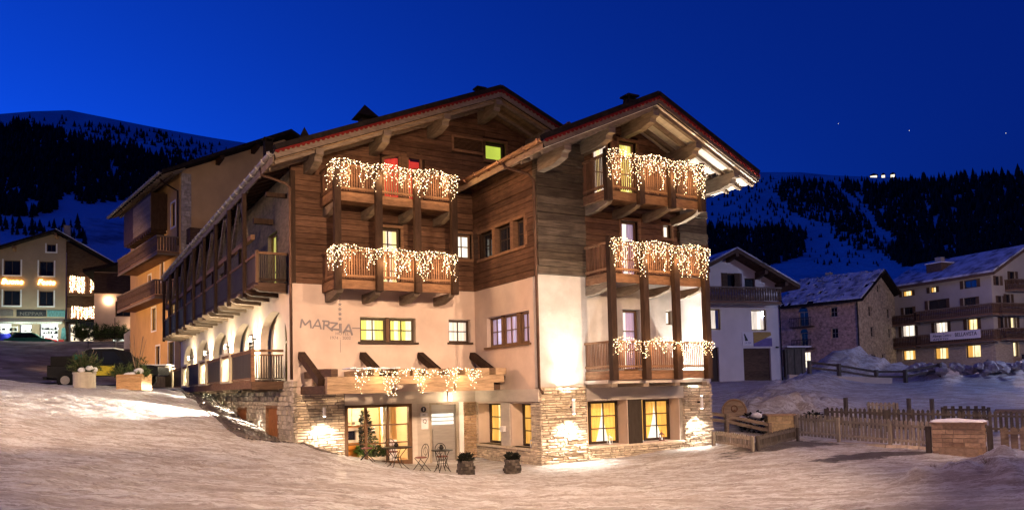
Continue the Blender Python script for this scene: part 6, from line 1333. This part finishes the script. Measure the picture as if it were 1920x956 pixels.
q = one('terrace_sign', 'sign_dark', bv, (1.6, 5, -1.5, -1.4, .2, 1.35)); m = MB(); m.tube([(2.45, -1.51, .78), (2.45, -1.53, .78)], .33, 16); m.build('emblem', 'sign_white', q)
lamp('village_fill', 'POINT', (58, 2, 11), 1500, (1, .62, .42), .3)  # unseen warm light added for the village house fronts
# ---------------------------------------------------------------- fences, pillars and yard things on the right
def pillar(label, loc, rz, w, d, h, mat, snow=True, lo=.16, hi=.42, seed=1, rows_=None):
    t = thing('gate_pillar', label, 'pillar', loc, rz, 'stone gate pillars'); rr = random.Random(seed)
    one('core', 'mortar', t, (-w/2+.05, w/2-.05, .05, d-.05, -.4, h)); z = -.1
    while z < h-.03:
        t1 = min(z+rr.uniform(.10, .15), h)
        if h-t1 < .06: t1 = h
        x = -w/2
        while x < w/2-.02:
            e = min(x+rr.uniform(lo, hi), w/2)
            if w/2-e < .1: e = w/2
            piece('stone', mat, t, x+.006, e-.006, rr.uniform(-.025, .015), .10, z+.005, t1-.005); x = e
        y = .11
        while y < d-.02:
            e = min(y+rr.uniform(.2, .4), d); 
            if d-e < .1: e = d
            for sx in (-1, 1):
                o = rr.uniform(-.02, .02); a, c = (w/2-.1, w/2+o) if sx > 0 else (-w/2-o, -w/2+.1); piece('stone', mat, t, a, c, y+.006, e-.006, z+.005, t1-.005)
            y = e
        z = t1
    one('cap', 'stone_warm', t, (-w/2-.06, w/2+.06, -.06, d+.06, h+.003, h+.07))
    if snow:
        nx_, ny_ = 15, 9; gxx, gyy = np.meshgrid(np.linspace(-1, 1, nx_), np.linspace(-1, 1, ny_)); edge = np.clip((1-np.maximum(np.abs(gxx), np.abs(gyy)))*5, 0, 1)**.5
        grid_mesh('snow_cap', gxx*(w/2+.07), d/2+gyy*(d/2+.07), h+.06+edge*(.07+.05*vnoise(gxx*3, gyy*2+5, seed)), 'snow_clean', None, t)
    return t
p1 = pillar('golden stone gate pillar at the left end of the long picket fence', (17.9, -4.85, .35), -32, 1.02, .6, .86, 'stone_gold', False, seed=4)
one('gate_post', 'beam_dark', p1, (.52, .75, .1, .35, -.2, .88))
p2 = pillar('broad brown stone pillar with snow cap at the right end of the fence', (17.45, -12.15, .0), -62, 1.45, .8, 1.10, 'stone_warm', True, .2, .5, 9)
one('bench_stone', 'stone_warm', p2, (-.55, .52, -.22, -.04, .0, .36)); one('gate_post', 'fence_dark', p2, (-.92, -.76, .0, .22, -.1, 1.02)); one('gate_post', 'fence_dark', p2, (.76, .92, .0, .3, -.1, 1.05))
def picket_fence(label, p0, p1_, h, mat, posts, n, rails=(.22, .78), th=.03, group=None, pointed=True, pw=.64, pm=None):
    p0, p1_ = Vector(p0), Vector(p1_); d = p1_-p0; ln = math.hypot(d.x, d.y); rz = math.degrees(math.atan2(d.y, d.x)); t = thing('picket_fence', label, 'fence', p0, rz, group); sl = d.z/ln
    w = ln/n*pw; me = None
    for i in range(n):
        x = (i+.5)*ln/n; z = x*sl
        if me is None:
            q = MB(); q.prism(Fy, [(-w/2, .06), (w/2, .06), (w/2, h-w*.55), (0, h), (-w/2, h-w*.55)] if pointed else [(-w/2, .06), (w/2, .06), (w/2, h), (-w/2, h)], -th, -.002); o = q.build('picket', mat, t); me = o.data
        else: o = bpy.data.objects.new('picket', me); COL.objects.link(o); o.parent = t
        o.location = (x+R.uniform(-.006, .006), R.uniform(-.004, .004), z+R.uniform(-.012, .012)); o.rotation_euler = (0, R.uniform(-.012, .012), 0)
    for r_ in rails: m = MB(); m.bar((0, -th-.024, h*r_), (ln, -th-.024, h*r_+ln*sl), .04, .085); m.build('rail', pm or mat, t)
    for f in posts: x = f*ln; piece('post', pm or mat, t, x-.06, x+.06, -.15, -th-.048, -.3+x*sl, h*.93+x*sl)
    return t
picket_fence('long pale picket fence between the two stone pillars', (18.45, -5.15, gz(18.45, -5.15)-.02), (18.75, -11.5, gz(18.75, -11.5)+.02), .92, 'fence_wood', (.01, .30, .62, .99), 42)
picket_fence('low picket fence running from the hotel corner to its corner post', (13.2, -6.05, gz(13.2, -6.05)), (12.9, -8.1, gz(12.9, -8.1)), .5, 'fence_wood', (0, 1), 18)
picket_fence('low dark picket fence running back to the golden stone pillar', (12.9, -8.1, gz(12.9, -8.1)), (15.75, -7.3, gz(15.75, -7.3)), .5, 'fence_dark', (0, 1), 26)
picket_fence('picket fence leaving the frame to the right of the broad pillar', (18.05, -13.1, .1), (19.4, -15.6, .1), .95, 'rail_wood', (.02,), 12, pw=.8)
picket_fence('dark picket fence in the snow behind the long pale fence', (21.4, -4.2, .55), (26.2, -10.9, .25), .9, 'fence_dark', (0, .28, .6, 1), 46)
picket_fence('short weathered picket section standing up before the snow field', (25.3, -3.35, .85), (26.5, -4.0, .8), .72, 'fence_wood', (1,), 7)
picket_fence('dark broken gate section leaning in the snow field', (27.9, -5.3, .55), (29.7, -6.35, .5), .75, 'fence_dark', (0, 1), 6, pw=.45, pointed=False)
for lb, x, y, h in (('thin grey post in the snow between the two dark fence sections', 26.9, -4.4, .9), ('dark post at the left of the broken gate', 27.7, -5.0, .95), ('slim dark post at the left behind the pale fence', 23.8, -3.4, .75)): t = tag(piece('fence_post', 'fence_dark', None, x-.07, x+.07, y-.07, y+.07, gz(x, y)-.2, gz(x, y)+h), lb, 'post', 'single posts in the snow')
t = thing('log_rail', 'snow dusted log lying beyond the broad stone pillar', 'log', (0, 0, 0)); m = MB(); m.tube([(29.9, -6.6, 1.0), (34, -10.5, .9)], .11, 8); m.build('log', 'rail_wood', t)
def log_fence(label, pts, h, mat, group, rails=(.45, .85), rad_=.045, post=.09):
    t = thing('rail_fence', label, 'fence', (0, 0, 0), 0, group)
    for a, c in zip(pts, pts[1:]):
        for r_ in rails: m = MB(); m.bar((a[0], a[1], a[2]+h*r_), (c[0], c[1], c[2]+h*r_), .05, .13); m.build('rail', mat, t)
    for p in pts: piece('post', mat, t, p[0]-post, p[0]+post, p[1]-post, p[1]+post, p[2]-.3, p[2]+h)
pz = lambda x, y: (x, y, gz(x, y))
log_fence('dark rail fence along the upper edge of the snow field', [pz(30.6, 4.0), pz(32.0, 3.1), pz(33.8, 2.0), pz(35.3, 1.2), pz(37.0, .2)], .75, 'fence_dark', 'rail fences')
log_fence('weathered board rail sloping from the hotel corner to the golden pillar', [(14.9, -3.1, 1.05), (15.9, -3.9, .85), (17.5, -4.6, .45)], .5, 'rail_wood', 'rail fences', (.4, .85), post=.07)
t = thing('retaining_wall', 'low concrete kerb wall at the top of the snow field', 'wall', (0, 0, 0)); m = MB(); m.bar((29.5, 4.6, gz(29.5, 4.6)+.05), (34.4, 1.5, gz(34.4, 1.5)+.05), .25, .5); m.build('wall', 'concrete_band', t)
t = thing('base_wall', 'low stone footing under the long picket fence', 'wall', (18.45, -5.15, 0), -87.3); m = MB()
for k in range(16):
    for j in range(2): m.hexa([(k*.4+.02+.2*j, -.2, .02+.12*j), (k*.4+.38+.2*j, -.2, .02+.12*j), (k*.4+.38+.2*j, .1, .02+.12*j), (k*.4+.02+.2*j, .1, .02+.12*j), (k*.4+.03+.2*j, -.17-.02*((k*7) % 3), .13+.12*j), (k*.4+.37+.2*j, -.16, .13+.12*j), (k*.4+.37+.2*j, .08, .13+.12*j), (k*.4+.03+.2*j, .08, .13+.12*j)])
m.build('stones', 'stone_yellow', t, kind='stuff')
t = thing('wooden_wheel', 'round carved wooden disc leaning in the snow by the hotel', 'wheel', (17.0, -3.25, .98), 0)
d_ = Vector((-.62, -.78, .12)).normalized(); m = MB(); c0 = Vector((0, 0, .42)); m.tube([c0-d_*.02, c0+d_*.16], .50, 28); m.build('disc', 'rail_wood', t)
a_ = d_.cross(Vector((0, 0, 1))).normalized(); b_ = a_.cross(d_)
m = MB(); m.tube([c0+d_*.165+(a_*math.cos(k*.2244)+b_*math.sin(k*.2244))*.44 for k in range(28)], .02, 5, closed=True); m.build('carved_ring', 'beam_brown', t); m = MB(); m.tube([c0+d_*.165+(a_*math.cos(k*.52)+b_*math.sin(k*.52))*.12+b_*.1 for k in range(12)], .025, 5, closed=True); m.build('carving', 'beam_brown', t); m = MB(); m.tube([c0+d_*.16, c0+d_*.2], .06, 10); m.build('hub', 'beam_brown', t)
t = thing('shrub', 'dark snow laden shrub beside the golden stone pillar', 'shrub', (17.4, -3.9, .75)); m = MB(); leafy(m, (0, 0, .1), .7, .5, .45, 420, .2, 31, .4); m.build('foliage', 'leaf_dark', t, kind='stuff'); m = MB(); [m.blob((R.uniform(-.5, .5), R.uniform(-.4, .3), R.uniform(.15, .5)), R.uniform(.08, .2), k, 8, 5, .7) for k in range(12)]; m.build('snow_cap', 'snow_clean', t, kind='stuff', smooth=True)
t = thing('shrub', 'dark low shrub poking through snow right of the golden pillar', 'shrub', (20.3, -4.4, .95)); m = MB(); leafy(m, (0, 0, .1), .4, .35, .22, 260, .15, 32, .5); m.build('foliage', 'leaf_dark', t, kind='stuff')
for lb, x, y, r in (('brown tuft of dry grass in the snow mound at the right edge', 12.9, -15.5, .22), ('small dry tuft at the left foot of the right snow mound', 11.7, -14.85, .1)):
    t = thing('grass_tuft', lb, 'grass tuft', (x, y, gz(x, y)), 0, 'dry tufts in the snow'); m = MB()
    for k in range(45): a = R.uniform(0, 6.28); q = R.uniform(.3, 1)*r; m.quad((q*.3*math.cos(a), q*.3*math.sin(a), -.05), (q*.3*math.cos(a)+.012, q*.3*math.sin(a), -.05), (q*1.4*math.cos(a), q*1.4*math.sin(a), r*R.uniform(.7, 1.5)))
    m.build('blades', 'twig', t, kind='stuff')
# dirty lumps of ploughed snow
rr = random.Random(77)
for lb, x, y, n, sp, rz_ in (('ploughed heap of dirty snow chunks left of the village hotel', 37.3, .75, 40, .75, .34), ('ploughed heap of dark snow chunks before the village hotel', 40.8, -.75, 70, 1.3, .36)):
    t = thing('snow_heap', lb, 'snow heap', (x, y, gz(x, y)), 0, 'dirty snow heaps'); m = MB()
    for k in range(n): m.blob((rr.gauss(0, sp*.6), rr.gauss(0, sp*.5), rr.uniform(-.1, .35)), rr.uniform(.1, rz_), k, 6, 4, .8, .3)
    m.build('chunks', 'snow_dirty', t, kind='stuff')
